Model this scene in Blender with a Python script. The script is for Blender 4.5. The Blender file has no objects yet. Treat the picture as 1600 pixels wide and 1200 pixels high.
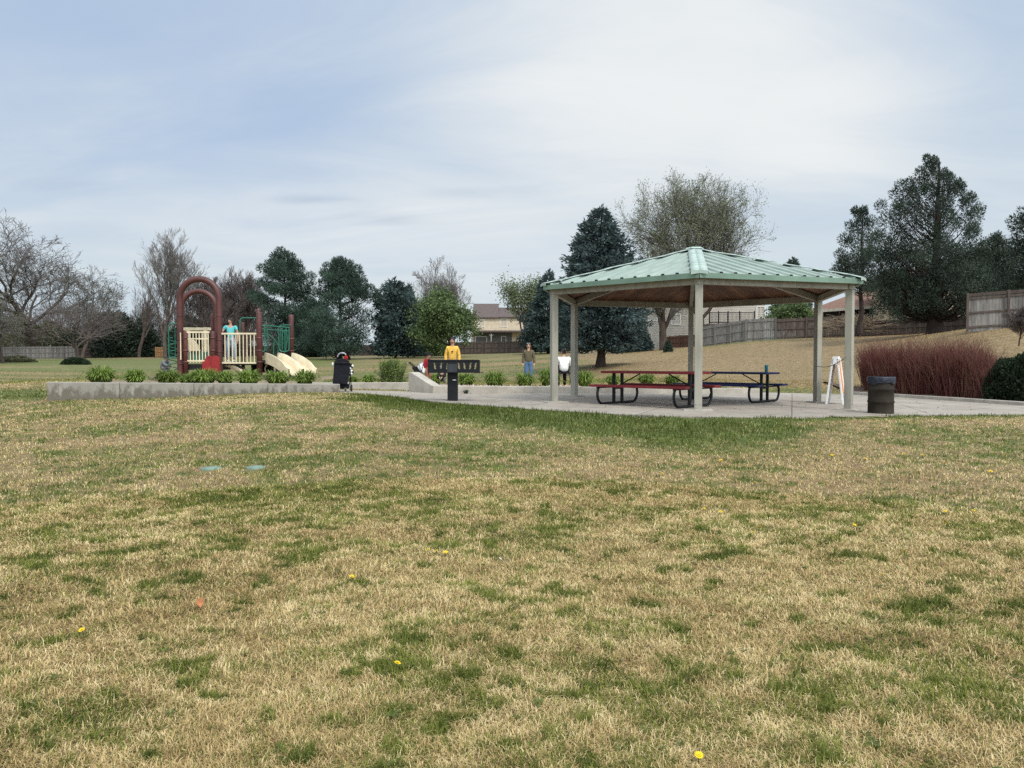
import bpy, math, random
import numpy as np
from mathutils import Vector, Matrix

# ------------------------------------------------------------------ camera, sky, sun, exposure
sc = bpy.context.scene
COL = sc.collection
F_PX, YH = 1200.0, 562.0                 # focal length in photo pixels, horizon row
PITCH = math.atan((600 - YH) / F_PX)
CAMZ = 1.55
cam_d = bpy.data.cameras.new("camera")
cam_d.sensor_width = 36.0
cam_d.lens = 36.0 * F_PX / 1600.0
cam_d.clip_start, cam_d.clip_end = 0.1, 4000
cam = bpy.data.objects.new("camera", cam_d)
COL.objects.link(cam)
cam.location = (0, 0, CAMZ)
cam.rotation_euler = (math.radians(90) - PITCH, 0, 0)
sc.camera = cam

SUN_EL, SUN_AZ = math.radians(52), math.radians(150)     # azimuth clockwise from +Y
world = bpy.data.worlds.new("World")
sc.world = world
world.use_nodes = True
nt = world.node_tree
nt.nodes.clear()
N, L = nt.nodes, nt.links
def wn(t, **k):
    n = N.new(t)
    for a, b in k.items():
        setattr(n, a, b)
    return n
def wmath(op, a, b=None, c=None, clamp=False):
    n = wn('ShaderNodeMath', operation=op, use_clamp=clamp)
    for i, v in enumerate((a, b, c)):
        if v is None: continue
        if isinstance(v, (int, float)): n.inputs[i].default_value = v
        else: L.new(v, n.inputs[i])
    return n.outputs[0]
def wramp(src, a, b):
    n = wn('ShaderNodeMapRange', interpolation_type='SMOOTHSTEP')
    L.new(src, n.inputs[0]); n.inputs[1].default_value = a; n.inputs[2].default_value = b
    return n.outputs[0]
def wmix(f, a, b):
    n = wn('ShaderNodeMix', data_type='RGBA')
    if isinstance(f, (int, float)): n.inputs[0].default_value = f
    else: L.new(f, n.inputs[0])
    for i, v in ((6, a), (7, b)):
        if isinstance(v, tuple): n.inputs[i].default_value = (*v, 1)
        else: L.new(v, n.inputs[i])
    return n.outputs[2]
tc = wn('ShaderNodeTexCoord')
nrm = wn('ShaderNodeVectorMath', operation='NORMALIZE'); L.new(tc.outputs['Generated'], nrm.inputs[0])
sep = wn('ShaderNodeSeparateXYZ'); L.new(nrm.outputs[0], sep.inputs[0])
sky = wn('ShaderNodeTexSky', sky_type='NISHITA')
sky.sun_disc = False
sky.sun_elevation, sky.sun_rotation = SUN_EL, SUN_AZ
sky.dust_density, sky.air_density = 1.6, 1.0
den = wmath('ADD', wmath('MAXIMUM', sep.outputs[2], 0.0), 0.22)
cmb = wn('ShaderNodeCombineXYZ')
L.new(wmath('DIVIDE', sep.outputs[0], den), cmb.inputs[0]); L.new(wmath('DIVIDE', sep.outputs[1], den), cmb.inputs[1])
def wnoise(scale, detail, rough, dist=0.0, sx=1.0, sy=1.0, off=(0, 0, 0)):
    mp = wn('ShaderNodeMapping'); L.new(cmb.outputs[0], mp.inputs[0])
    mp.inputs['Scale'].default_value = (sx, sy, 1); mp.inputs['Location'].default_value = off
    n = wn('ShaderNodeTexNoise'); L.new(mp.outputs[0], n.inputs['Vector'])
    n.inputs['Scale'].default_value = scale; n.inputs['Detail'].default_value = detail
    n.inputs['Roughness'].default_value = rough; n.inputs['Distortion'].default_value = dist
    return n.outputs[0]
def wblob(px, py, r0, r1, sx=1.0, sy=1.0):
    """soft bright or clear area of the cloud deck, given by its direction"""
    u, v = (px - 800) / F_PX, (600 - py) / F_PX
    d = Vector((u, math.cos(PITCH) + v * math.sin(PITCH), -math.sin(PITCH) + v * math.cos(PITCH))).normalized()
    s = wn('ShaderNodeVectorMath', operation='SUBTRACT'); L.new(nrm.outputs[0], s.inputs[0]); s.inputs[1].default_value = d
    m = wn('ShaderNodeVectorMath', operation='MULTIPLY'); L.new(s.outputs[0], m.inputs[0]); m.inputs[1].default_value = (sx, 1, sy)
    ln = wn('ShaderNodeVectorMath', operation='LENGTH'); L.new(m.outputs[0], ln.inputs[0])
    return wramp(ln.outputs['Value'], r1, r0)
n_big = wnoise(0.75, 7, 0.55, 0.5, 1, 1, (3.1, 0.4, 0))
n_wisp = wnoise(1.6, 8, 0.6, 0.8, 0.6, 1.3, (7.7, 2.2, 0))
n_lay = wnoise(3.0, 5, 0.55, 0.3, 0.35, 2.2, (1.3, 5.2, 0))
clear = wmath('MAXIMUM', wmath('MULTIPLY', wblob(380, 40, 0.02, 0.50, 0.75, 1.5), 1.0), wmath('MULTIPLY', wblob(1500, -40, 0.0, 0.3, 0.6, 1.6), 0.55))
white = wmath('MAXIMUM', wblob(1000, 130, 0.03, 0.36, 0.8, 1.5), wblob(1240, 190, 0.02, 0.22, 0.8, 1.6))
white = wmath('MAXIMUM', white, wmath('MULTIPLY', wblob(640, 350, 0.02, 0.35, 0.6, 2.2), 0.55))
cover = wmath('ADD', wmath('MULTIPLY', n_big, 0.55), wmath('MULTIPLY', n_wisp, 0.55))
cover = wmath('ADD', cover, 0.22)
cover = wmath('SUBTRACT', cover, wmath('MULTIPLY', clear, 0.40))
cover = wmath('ADD', cover, wmath('MULTIPLY', white, 0.25))
cmask = wramp(cover, 0.22, 0.95)
bright = wmath('ADD', wmath('MULTIPLY', white, 0.60), wmath('MULTIPLY', wmath('SUBTRACT', n_wisp, 0.5), 0.9))
ccol = wmix(wramp(bright, -0.12, 0.75), (0.67, 0.76, 0.83), (0.89, 0.92, 0.93))
# a few thin grey layered streaks low in the sky
streak = wmath('MAXIMUM', wblob(490, 313, 0.0, 0.075, 0.75, 7.0), wblob(600, 345, 0.0, 0.07, 0.8, 4.5))
streak = wmath('MAXIMUM', streak, wmath('MULTIPLY', wblob(150, 295, 0.0, 0.10, 0.6, 6.0), 0.6))
streak = wmath('MAXIMUM', streak, wmath('MULTIPLY', wblob(760, 302, 0.0, 0.09, 0.6, 7.0), 0.5))
streak = wmath('MULTIPLY', streak, wramp(n_lay, 0.36, 0.62))
ccol = wmix(wmath('MULTIPLY', streak, 0.62), ccol, (0.50, 0.58, 0.68))
skyb = wn('ShaderNodeMix', data_type='RGBA', blend_type='MULTIPLY'); skyb.inputs[0].default_value = 1
L.new(sky.outputs[0], skyb.inputs[6]); skyb.inputs[7].default_value = (0.115, 0.115, 0.115, 1)
skyc = wmix(0.85, skyb.outputs[2], (0.47, 0.61, 0.83))
full = wmix(cmask, skyc, ccol)
hz = wramp(sep.outputs[2], 0.17, 0.0)
full = wmix(wmath('MULTIPLY', hz, 0.65), full, (0.67, 0.77, 0.805))
# the overcast is brightest round the veiled sun, behind the camera
sunv = (math.sin(SUN_AZ) * math.cos(SUN_EL), math.cos(SUN_AZ) * math.cos(SUN_EL), math.sin(SUN_EL))
dt = wn('ShaderNodeVectorMath', operation='DOT_PRODUCT'); L.new(nrm.outputs[0], dt.inputs[0]); dt.inputs[1].default_value = sunv
gl = wmath('ADD', wmath('MULTIPLY', wramp(dt.outputs['Value'], 0.1, 1.0), 1.7), 0.80)
gm = wn('ShaderNodeVectorMath', operation='SCALE'); L.new(full, gm.inputs[0]); L.new(gl, gm.inputs['Scale'])
full = gm.outputs[0]
bg = wn('ShaderNodeBackground'); L.new(full, bg.inputs[0]); bg.inputs[1].default_value = 1.0
wo = wn('ShaderNodeOutputWorld'); L.new(bg.outputs[0], wo.inputs[0])

sun_d = bpy.data.lights.new("sun", 'SUN')
sun_d.energy, sun_d.angle, sun_d.color = 2.0, math.radians(11), (1.0, 0.95, 0.87)
sun = bpy.data.objects.new("sun", sun_d); COL.objects.link(sun)
sdir = Vector((math.sin(SUN_AZ) * math.cos(SUN_EL), math.cos(SUN_AZ) * math.cos(SUN_EL), math.sin(SUN_EL)))
sun.rotation_euler = sdir.to_track_quat('Z', 'Y').to_euler()
sun.location = sdir * 50
vs = sc.view_settings
vs.view_transform, vs.look, vs.exposure, vs.gamma = 'Standard', 'None', 0.25, 1.0
sc.cycles.max_bounces = 6
sc.cycles.diffuse_bounces = 3
sc.cycles.use_denoising = False

# ------------------------------------------------------------------ helpers
def P(px, py, Y):
    """world point seen at photo pixel (px, py) at distance Y along the view"""
    u, v = (px - 800) / F_PX, (600 - py) / F_PX
    dy = math.cos(PITCH) + v * math.sin(PITCH)
    dz = -math.sin(PITCH) + v * math.cos(PITCH)
    return Vector((u / dy * Y, Y, CAMZ + dz / dy * Y))
def PX(px, Y): return P(px, 562, Y).x
PCX, PCY, PR, PROT, PZ, PH = 4.467, 18.878, 3.678, 0.208, 0.501, 2.542
def padz(x, y): return PZ - 0.016 * (x - PCX) - 0.006 * (y - PCY)
def padpt(px, py):
    Y = 18.0
    for _ in range(30):
        p = P(px, py, Y)
        d = (CAMZ - p.z) / Y
        Y = (CAMZ - padz(p.x, Y)) / d
    return P(px, py, Y)

def fast_mesh(name, V, faces, tint=None, smooth=False, attrs=None):
    """V: Nx3; faces: list of int arrays (each M x k)"""
    me = bpy.data.meshes.new(name)
    V = np.asarray(V, dtype=np.float32)
    faces = [np.asarray(f, dtype=np.int32) for f in faces if len(f)]
    nl = sum(f.size for f in faces); nf = sum(f.shape[0] for f in faces)
    me.vertices.add(len(V)); me.vertices.foreach_set('co', V.ravel())
    me.loops.add(nl); me.polygons.add(nf)
    me.loops.foreach_set('vertex_index', np.concatenate([f.ravel() for f in faces]))
    cnt = np.concatenate([np.full(f.shape[0], f.shape[1], dtype=np.int32) for f in faces])
    st = np.zeros(nf, dtype=np.int32); st[1:] = np.cumsum(cnt)[:-1]
    me.polygons.foreach_set('loop_start', st)
    me.polygons.foreach_set('use_smooth', np.full(nf, bool(smooth)))
    if tint is not None:
        a = me.attributes.new('tint', 'FLOAT', 'FACE'); a.data.foreach_set('value', np.asarray(tint, dtype=np.float32))
    for k, v in (attrs or {}).items():
        a = me.attributes.new(k, 'FLOAT', 'POINT'); a.data.foreach_set('value', np.asarray(v, dtype=np.float32))
    me.update(calc_edges=True)
    return me

def link(name, me, mat=None, parent=None, loc=None):
    o = bpy.data.objects.new(name, me); COL.objects.link(o)
    if mat is not None:
        for m in (mat if isinstance(mat, (list, tuple)) else [mat]): me.materials.append(m)
    if parent is not None: o.parent = parent
    if loc is not None: o.location = loc
    return o
def tag(o, label=None, cat=None, group=None, kind=None):
    if label: o['label'] = label
    if cat: o['category'] = cat
    if group: o['group'] = group
    if kind: o['kind'] = kind
    return o
def thing(name, label, cat, loc=(0, 0, 0), rz=0.0, group=None):
    o = bpy.data.objects.new(name, None); COL.objects.link(o)
    o.empty_display_size = 0.2
    o.location = loc; o.rotation_euler = (0, 0, rz)
    return tag(o, label, cat, group)

class MB:
    """collects simple solids into one mesh"""
    def __init__(s): s.v = []; s.f = []; s.t = []; s.m = []; s.sm = []
    def add(s, V, F, tint=1.0, mi=0, smooth=False):
        b = len(s.v); s.v.extend([tuple(map(float, v)) for v in V])
        for f in F:
            s.f.append(tuple(int(i) + b for i in f)); s.t.append(tint); s.m.append(mi); s.sm.append(smooth)
        return s
    def box(s, c, size, R=None, tint=1.0, mi=0):
        x, y, z = [k / 2 for k in size]
        V = [Vector(p) for p in ((-x, -y, -z), (x, -y, -z), (x, y, -z), (-x, y, -z), (-x, -y, z), (x, -y, z), (x, y, z), (-x, y, z))]
        if R is not None: V = [R @ v for v in V]
        c = Vector(c)
        return s.add([v + c for v in V], [(3, 2, 1, 0), (4, 5, 6, 7), (0, 1, 5, 4), (1, 2, 6, 5), (2, 3, 7, 6), (3, 0, 4, 7)], tint, mi)
    def bar(s, a, b, w, h, up=(0, 0, 1), tint=1.0, mi=0):
        """box from a to b, w wide, h high"""
        a, b = Vector(a), Vector(b); d = (b - a); l = d.length; d.normalize()
        up = Vector(up)
        if abs(d.dot(up)) > 0.999: up = Vector((0, 1, 0))
        side = d.cross(up).normalized(); u = side.cross(d).normalized()
        R = Matrix((side, d, u)).transposed()
        return s.box((a + b) / 2, (w, l, h), R, tint, mi)
    def tube(s, pts, r, n=8, tint=1.0, mi=0, caps=True, closed=False):
        pts = [Vector(p) for p in pts]; m = len(pts)
        rr = r if isinstance(r, (list, tuple)) else [r] * m
        V = []; prev = None
        for i, p in enumerate(pts):
            if closed: d = pts[(i + 1) % m] - pts[i - 1]
            else: d = pts[min(i + 1, m - 1)] - pts[max(i - 1, 0)]
            d.normalize()
            if prev is None:
                a = Vector((0, 0, 1)) if abs(d.z) < 0.9 else Vector((1, 0, 0))
                prev = d.cross(a).normalized()
            prev = (prev - d * prev.dot(d)).normalized()
            q = d.cross(prev)
            for k in range(n):
                t = 2 * math.pi * k / n
                V.append(p + (prev * math.cos(t) + q * math.sin(t)) * rr[i])
        F = []
        for i in range(m if closed else m - 1):
            i2 = (i + 1) % m
            for k in range(n):
                F.append((i * n + k, i * n + (k + 1) % n, i2 * n + (k + 1) % n, i2 * n + k))
        s.add(V, F, tint, mi, True)
        if caps and not closed:
            s.add(V[:n][::-1], [tuple(range(n))], tint, mi); s.add(V[-n:], [tuple(range(n))], tint, mi)
        return s
    def lathe(s, prof, c=(0, 0, 0), n=24, tint=1.0, mi=0, smooth=True):
        V = []
        for r, z in prof:
            for k in range(n):
                t = 2 * math.pi * k / n
                V.append((c[0] + r * math.cos(t), c[1] + r * math.sin(t), c[2] + z))
        F = []
        for i in range(len(prof) - 1):
            for k in range(n):
                F.append((i * n + k, i * n + (k + 1) % n, (i + 1) * n + (k + 1) % n, (i + 1) * n + k))
        return s.add(V, F, tint, mi, smooth)
    def prism(s, poly, z0, z1, tint=1.0, mi=0):
        """poly: xy outline counter-clockwise; z0/z1 numbers or functions of (x, y)"""
        n = len(poly)
        g0 = z0 if callable(z0) else (lambda x, y: z0); g1 = z1 if callable(z1) else (lambda x, y: z1)
        V = [(x, y, g0(x, y)) for x, y in poly] + [(x, y, g1(x, y)) for x, y in poly]
        F = [tuple(range(n))[::-1], tuple(range(n, 2 * n))] + [(i, (i + 1) % n, n + (i + 1) % n, n + i) for i in range(n)]
        return s.add(V, F, tint, mi)
    def slab(s, outline, axis, c0, c1, tint=1.0, mi=0):
        """outline in the plane across `axis` ('x' or 'y'), extruded c0..c1 along it"""
        n = len(outline)
        mk = (lambda a, b, c: (c, a, b)) if axis == 'x' else (lambda a, b, c: (a, c, b))
        V = [mk(a, b, c0) for a, b in outline] + [mk(a, b, c1) for a, b in outline]
        F = [tuple(range(n))[::-1], tuple(range(n, 2 * n))] + [(i, (i + 1) % n, n + (i + 1) % n, n + i) for i in range(n)]
        return s.add(V, F, tint, mi)
    def ball(s, c, r, n=12, m=8, tint=1.0, mi=0):
        rx, ry, rz = r if isinstance(r, (list, tuple)) else (r, r, r)
        V = []; F = []
        for i in range(m + 1):
            ph = math.pi * i / m
            for k in range(n):
                t = 2 * math.pi * k / n
                V.append((c[0] + rx * math.sin(ph) * math.cos(t), c[1] + ry * math.sin(ph) * math.sin(t), c[2] - rz * math.cos(ph)))
        for i in range(m):
            for k in range(n):
                F.append((i * n + k, i * n + (k + 1) % n, (i + 1) * n + (k + 1) % n, (i + 1) * n + k))
        return s.add(V, F, tint, mi, True)
    def build(s, name, mat, parent=None, loc=None, bevel=0.0):
        me = bpy.data.meshes.new(name)
        me.from_pydata(s.v, [], s.f)
        a = me.attributes.new('tint', 'FLOAT', 'FACE'); a.data.foreach_set('value', np.array(s.t, dtype=np.float32))
        me.polygons.foreach_set('use_smooth', np.array(s.sm, dtype=bool))
        o = link(name, me, mat, parent, loc)
        if max(s.m or [0]) > 0: me.polygons.foreach_set('material_index', np.array(s.m, dtype=np.int32))
        me.update()
        if bevel:
            b = o.modifiers.new('edges', 'BEVEL'); b.width = bevel; b.segments = 2; b.limit_method = 'ANGLE'
        return o

def arc(c, r, a0, a1, n, ax=(1, 0, 0), az=(0, 0, 1)):
    c = Vector(c); ax, az = Vector(ax), Vector(az)
    return [c + ax * (r * math.cos(a0 + (a1 - a0) * i / n)) + az * (r * math.sin(a0 + (a1 - a0) * i / n)) for i in range(n + 1)]

# ---- numpy value noise
def _hash(ix, iy, seed):
    h = (ix.astype(np.int64) * 374761393 + iy.astype(np.int64) * 668265263 + seed * 982451653) & 0xFFFFFFFF
    h = ((h ^ (h >> 13)) * 1274126177) & 0xFFFFFFFF
    return ((h ^ (h >> 16)) & 0xFFFFFF) / float(0xFFFFFF)
def vnoise(x, y, seed=0):
    x = np.asarray(x, float); y = np.asarray(y, float)
    ix, iy = np.floor(x), np.floor(y); fx, fy = x - ix, y - iy
    fx = fx * fx * (3 - 2 * fx); fy = fy * fy * (3 - 2 * fy)
    a = _hash(ix, iy, seed); b = _hash(ix + 1, iy, seed); c = _hash(ix, iy + 1, seed); d = _hash(ix + 1, iy + 1, seed)
    return (a * (1 - fx) + b * fx) * (1 - fy) + (c * (1 - fx) + d * fx) * fy
def fbm(x, y, seed=0, oct=4, rough=0.55):
    s = 0; a = 1; t = 0
    for i in range(oct):
        s = s + a * vnoise(np.asarray(x) * 2 ** i + 17.3 * i, np.asarray(y) * 2 ** i - 9.1 * i, seed + i); t += a; a *= rough
    return s / t
def sstep(a, b, x):
    t = np.clip((np.asarray(x, float) - a) / (b - a), 0, 1); return t * t * (3 - 2 * t)

# ------------------------------------------------------------------ materials
def mat(name, col, rough=0.75, var=0.12, scale=6.0, col2=None, bump=0.0, bscale=40.0, tint=False, metal=0.0, spec=0.3,
        stretch=(1, 1, 1), detail=5, f0=0.35, f1=0.65, trans=0.0, coat=0.0):
    m = bpy.data.materials.new(name); m.use_nodes = True
    t = m.node_tree; t.nodes.clear(); n, l = t.nodes, t.links
    out = n.new('ShaderNodeOutputMaterial'); b = n.new('ShaderNodeBsdfPrincipled')
    b.inputs['Roughness'].default_value = rough; b.inputs['Metallic'].default_value = metal
    b.inputs['Specular IOR Level'].default_value = spec
    if coat: b.inputs['Coat Weight'].default_value = coat
    tcn = n.new('ShaderNodeTexCoord'); mp = n.new('ShaderNodeMapping'); l.new(tcn.outputs['Object'], mp.inputs[0])
    mp.inputs['Scale'].default_value = stretch
    no = n.new('ShaderNodeTexNoise'); l.new(mp.outputs[0], no.inputs['Vector'])
    no.inputs['Scale'].default_value = scale; no.inputs['Detail'].default_value = detail; no.inputs['Roughness'].default_value = 0.6
    mr = n.new('ShaderNodeMapRange'); l.new(no.outputs[0], mr.inputs[0]); mr.inputs[1].default_value = f0; mr.inputs[2].default_value = f1
    mx = n.new('ShaderNodeMix'); mx.data_type = 'RGBA'; l.new(mr.outputs[0], mx.inputs[0])
    c2 = col2 or tuple(c * (1 - 2 * var) for c in col)
    c1 = col if col2 else tuple(min(1, c * (1 + var)) for c in col)
    mx.inputs[6].default_value = (*c2, 1); mx.inputs[7].default_value = (*c1, 1)
    c = mx.outputs[2]
    if tint:
        at = n.new('ShaderNodeAttribute'); at.attribute_name = 'tint'
        vm = n.new('ShaderNodeVectorMath'); vm.operation = 'SCALE'; l.new(c, vm.inputs[0]); l.new(at.outputs['Fac'], vm.inputs['Scale'])
        c = vm.outputs[0]
    l.new(c, b.inputs['Base Color'])
    if bump:
        n2 = n.new('ShaderNodeTexNoise'); l.new(mp.outputs[0], n2.inputs['Vector']); n2.inputs['Scale'].default_value = bscale; n2.inputs['Detail'].default_value = 4
        bp = n.new('ShaderNodeBump'); l.new(n2.outputs[0], bp.inputs['Height']); bp.inputs['Strength'].default_value = bump; bp.inputs['Distance'].default_value = 0.02
        l.new(bp.outputs[0], b.inputs['Normal'])
    sh = b.outputs[0]
    if trans:
        tr = n.new('ShaderNodeBsdfTranslucent'); l.new(c, tr.inputs[0])
        ms = n.new('ShaderNodeMixShader'); ms.inputs[0].default_value = trans; l.new(sh, ms.inputs[1]); l.new(tr.outputs[0], ms.inputs[2]); sh = ms.outputs[0]
    l.new(sh, out.inputs[0])
    return m

def lawn_material(name, blades):
    """dry straw and green by the 'green' attribute, both on the ground sheet and on the blades"""
    m = bpy.data.materials.new(name); m.use_nodes = True
    t = m.node_tree; t.nodes.clear(); n, l = t.nodes, t.links
    out = n.new('ShaderNodeOutputMaterial')
    at = n.new('ShaderNodeAttribute'); at.attribute_name = 'green'
    a2 = n.new('ShaderNodeAttribute'); a2.attribute_name = 'tone'
    def rampc(src, stops):
        r = n.new('ShaderNodeValToRGB'); l.new(src, r.inputs[0])
        e = r.color_ramp.elements
        e[0].position, e[0].color = stops[0][0], (*stops[0][1], 1)
        e[1].position, e[1].color = stops[-1][0], (*stops[-1][1], 1)
        for p, c in stops[1:-1]:
            k = e.new(p); k.color = (*c, 1)
        return r.outputs[0]
    geo = n.new('ShaderNodeNewGeometry')
    if blades:
        tone = a2.outputs['Fac']
        dry = rampc(tone, [(0, STRAW[0]), (0.35, STRAW[1]), (0.7, STRAW[2]), (1, STRAW[3])])
        grn = rampc(tone, [(0, GREEN[0]), (0.5, GREEN[1]), (1, GREEN[2])])
        fac = at.outputs['Fac']
    else:
        mp = n.new('ShaderNodeMapping'); l.new(geo.outputs['Position'], mp.inputs[0]); mp.inputs['Scale'].default_value = (0.55, 1.0, 1)
        no = n.new('ShaderNodeTexNoise'); l.new(mp.outputs[0], no.inputs['Vector']); no.inputs['Scale'].default_value = 5.5; no.inputs['Detail'].default_value = 8; no.inputs['Roughness'].default_value = 0.72
        mr = n.new('ShaderNodeMapRange'); l.new(no.outputs[0], mr.inputs[0]); mr.inputs[1].default_value = 0.3; mr.inputs[2].default_value = 0.72
        dry = rampc(mr.outputs[0], [(0, (0.125, 0.084, 0.046)), (0.45, (0.22, 0.152, 0.082)), (1, (0.325, 0.236, 0.135))])
        grn = rampc(mr.outputs[0], [(0, (0.05, 0.066, 0.018)), (0.5, (0.10, 0.125, 0.035)), (1, (0.17, 0.185, 0.06))])
        nn = n.new('ShaderNodeTexNoise'); l.new(mp.outputs[0], nn.inputs['Vector']); nn.inputs['Scale'].default_value = 2.2; nn.inputs['Detail'].default_value = 6; nn.inputs['Roughness'].default_value = 0.7
        ad = n.new('ShaderNodeMath'); ad.operation = 'MULTIPLY_ADD'; l.new(nn.outputs[0], ad.inputs[0]); ad.inputs[1].default_value = 1.1; ad.inputs[2].default_value = -0.55
        a3 = n.new('ShaderNodeMath'); a3.operation = 'ADD'; a3.use_clamp = True; l.new(at.outputs['Fac'], a3.inputs[0]); l.new(ad.outputs[0], a3.inputs[1])
        fac = a3.outputs[0]
    mx = n.new('ShaderNodeMix'); mx.data_type = 'RGBA'; l.new(fac, mx.inputs[0]); l.new(dry, mx.inputs[6]); l.new(grn, mx.inputs[7])
    col = mx.outputs[2]
    d = n.new('ShaderNodeBsdfPrincipled'); l.new(col, d.inputs['Base Color']); d.inputs['Roughness'].default_value = 0.7; d.inputs['Specular IOR Level'].default_value = 0.15
    if blades:
        tr = n.new('ShaderNodeBsdfTranslucent'); l.new(col, tr.inputs[0])
        ms = n.new('ShaderNodeMixShader'); ms.inputs[0].default_value = 0.3; l.new(d.outputs[0], ms.inputs[1]); l.new(tr.outputs[0], ms.inputs[2])
        l.new(ms.outputs[0], out.inputs[0])
    else:
        bp = n.new('ShaderNodeBump'); l.new(no.outputs[0], bp.inputs['Height']); bp.inputs['Strength'].default_value = 0.9; bp.inputs['Distance'].default_value = 0.08
        l.new(bp.outputs[0], d.inputs['Normal']); l.new(d.outputs[0], out.inputs[0])
    return m
STRAW = [(0.245, 0.165, 0.066), (0.45, 0.327, 0.142), (0.60, 0.455, 0.222), (0.74, 0.60, 0.34)]
GREEN = [(0.055, 0.078, 0.012), (0.125, 0.150, 0.027), (0.27, 0.265, 0.06)]

def pad_material():
    m = mat('concrete_slab', (0.345, 0.30, 0.25), 0.85, col2=(0.265, 0.228, 0.187), scale=0.8, detail=8, bump=0.15, bscale=60)
    t = m.node_tree; n, l = t.nodes, t.links
    b = next(k for k in n if k.type == 'BSDF_PRINCIPLED')
    src = b.inputs['Base Color'].links[0].from_socket
    geo = n.new('ShaderNodeNewGeometry')
    mp = n.new('ShaderNodeMapping'); l.new(geo.outputs['Position'], mp.inputs[0]); mp.inputs['Rotation'].default_value = (0, 0, 0.35)
    br = n.new('ShaderNodeTexBrick'); l.new(mp.outputs[0], br.inputs['Vector'])
    br.offset = 0.0; br.inputs['Scale'].default_value = 1.0; br.inputs['Brick Width'].default_value = 2.6; br.inputs['Row Height'].default_value = 2.6
    br.inputs['Mortar Size'].default_value = 0.012; br.inputs['Mortar Smooth'].default_value = 0.2
    br.inputs['Color1'].default_value = (1, 1, 1, 1); br.inputs['Color2'].default_value = (0.93, 0.93, 0.93, 1); br.inputs['Mortar'].default_value = (0.4, 0.38, 0.35, 1)
    ns = n.new('ShaderNodeTexNoise'); l.new(geo.outputs['Position'], ns.inputs['Vector']); ns.inputs['Scale'].default_value = 3.2; ns.inputs['Detail'].default_value = 6
    mr = n.new('ShaderNodeMapRange'); l.new(ns.outputs[0], mr.inputs[0]); mr.inputs[1].default_value = 0.48; mr.inputs[2].default_value = 0.72; mr.inputs[3].default_value = 1.05; mr.inputs[4].default_value = 0.66
    mu = n.new('ShaderNodeMix'); mu.data_type = 'RGBA'; mu.blend_type = 'MULTIPLY'; mu.inputs[0].default_value = 1; l.new(src, mu.inputs[6]); l.new(br.outputs[0], mu.inputs[7])
    sc2 = n.new('ShaderNodeVectorMath'); sc2.operation = 'SCALE'; l.new(mu.outputs[2], sc2.inputs[0]); l.new(mr.outputs[0], sc2.inputs['Scale'])
    l.new(sc2.outputs[0], b.inputs['Base Color'])
    return m
def stained_concrete():
    """old cast wall: dark lichen and rust stains in patches, heavier low down where water sits"""
    m = mat('stained_concrete', (0.32, 0.295, 0.255), 0.9, col2=(0.23, 0.208, 0.178), scale=1.6, detail=8, bump=0.3, bscale=30)
    t = m.node_tree; n, l = t.nodes, t.links
    b = next(k for k in n if k.type == 'BSDF_PRINCIPLED'); src = b.inputs['Base Color'].links[0].from_socket
    tcn = n.new('ShaderNodeTexCoord'); mp = n.new('ShaderNodeMapping'); l.new(tcn.outputs['Object'], mp.inputs[0]); mp.inputs['Scale'].default_value = (1, 1, 0.55)
    ns = n.new('ShaderNodeTexNoise'); l.new(mp.outputs[0], ns.inputs['Vector']); ns.inputs['Scale'].default_value = 5.0; ns.inputs['Detail'].default_value = 9; ns.inputs['Roughness'].default_value = 0.7
    sp = n.new('ShaderNodeSeparateXYZ'); l.new(tcn.outputs['Generated'], sp.inputs[0])
    zz = n.new('ShaderNodeMapRange'); l.new(sp.outputs[2], zz.inputs[0]); zz.inputs[1].default_value = 0.42; zz.inputs[2].default_value = 0.98; zz.inputs[3].default_value = 0.13; zz.inputs[4].default_value = -0.17
    ad = n.new('ShaderNodeMath'); l.new(ns.outputs[0], ad.inputs[0]); l.new(zz.outputs[0], ad.inputs[1])
    mr = n.new('ShaderNodeMapRange'); l.new(ad.outputs[0], mr.inputs[0]); mr.inputs[1].default_value = 0.40; mr.inputs[2].default_value = 0.52
    mx = n.new('ShaderNodeMix'); mx.data_type = 'RGBA'; l.new(mr.outputs[0], mx.inputs[0]); l.new(src, mx.inputs[6]); mx.inputs[7].default_value = (0.135, 0.118, 0.092, 1)
    l.new(mx.outputs[2], b.inputs['Base Color'])
    return m

M = {}
M['ground'] = lawn_material('lawn_ground', False)
M['blades'] = lawn_material('lawn_blades', True)
M['pad'] = pad_material()
M['conc'] = stained_concrete()
M['conc2'] = mat('cast_concrete', (0.43, 0.39, 0.33), 0.9, col2=(0.31, 0.275, 0.23), scale=2.5, detail=8, bump=0.25, bscale=35)
M['steel'] = mat('beige_painted_steel', (0.315, 0.295, 0.24), 0.5, col2=(0.205, 0.19, 0.15), scale=2.2, stretch=(3, 3, 0.6), spec=0.4, f0=.28, f1=.55, detail=8)
M['green_metal'] = mat('pale_green_metal_roof', (0.275, 0.33, 0.28), 0.5, col2=(0.20, 0.25, 0.212), scale=1.5, spec=0.5, bump=0.05, bscale=6)
M['cap_metal'] = mat('roof_cap_metal', (0.37, 0.45, 0.39), 0.45, col2=(0.28, 0.355, 0.305), scale=2.0, spec=0.5, bump=0.15, bscale=5)
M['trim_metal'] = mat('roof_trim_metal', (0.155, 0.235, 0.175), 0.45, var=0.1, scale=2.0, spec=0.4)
M['dark'] = mat('painted_rib_shade', (0.012, 0.014, 0.013), 0.9)
M['plank'] = mat('cedar_planks', (0.25, 0.12, 0.065), 0.65, col2=(0.15, 0.068, 0.04), scale=2.5, tint=True, detail=7)
M['black'] = mat('black_powder_coat', (0.008, 0.0085, 0.010), 0.5, var=0.2, spec=0.25)
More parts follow.
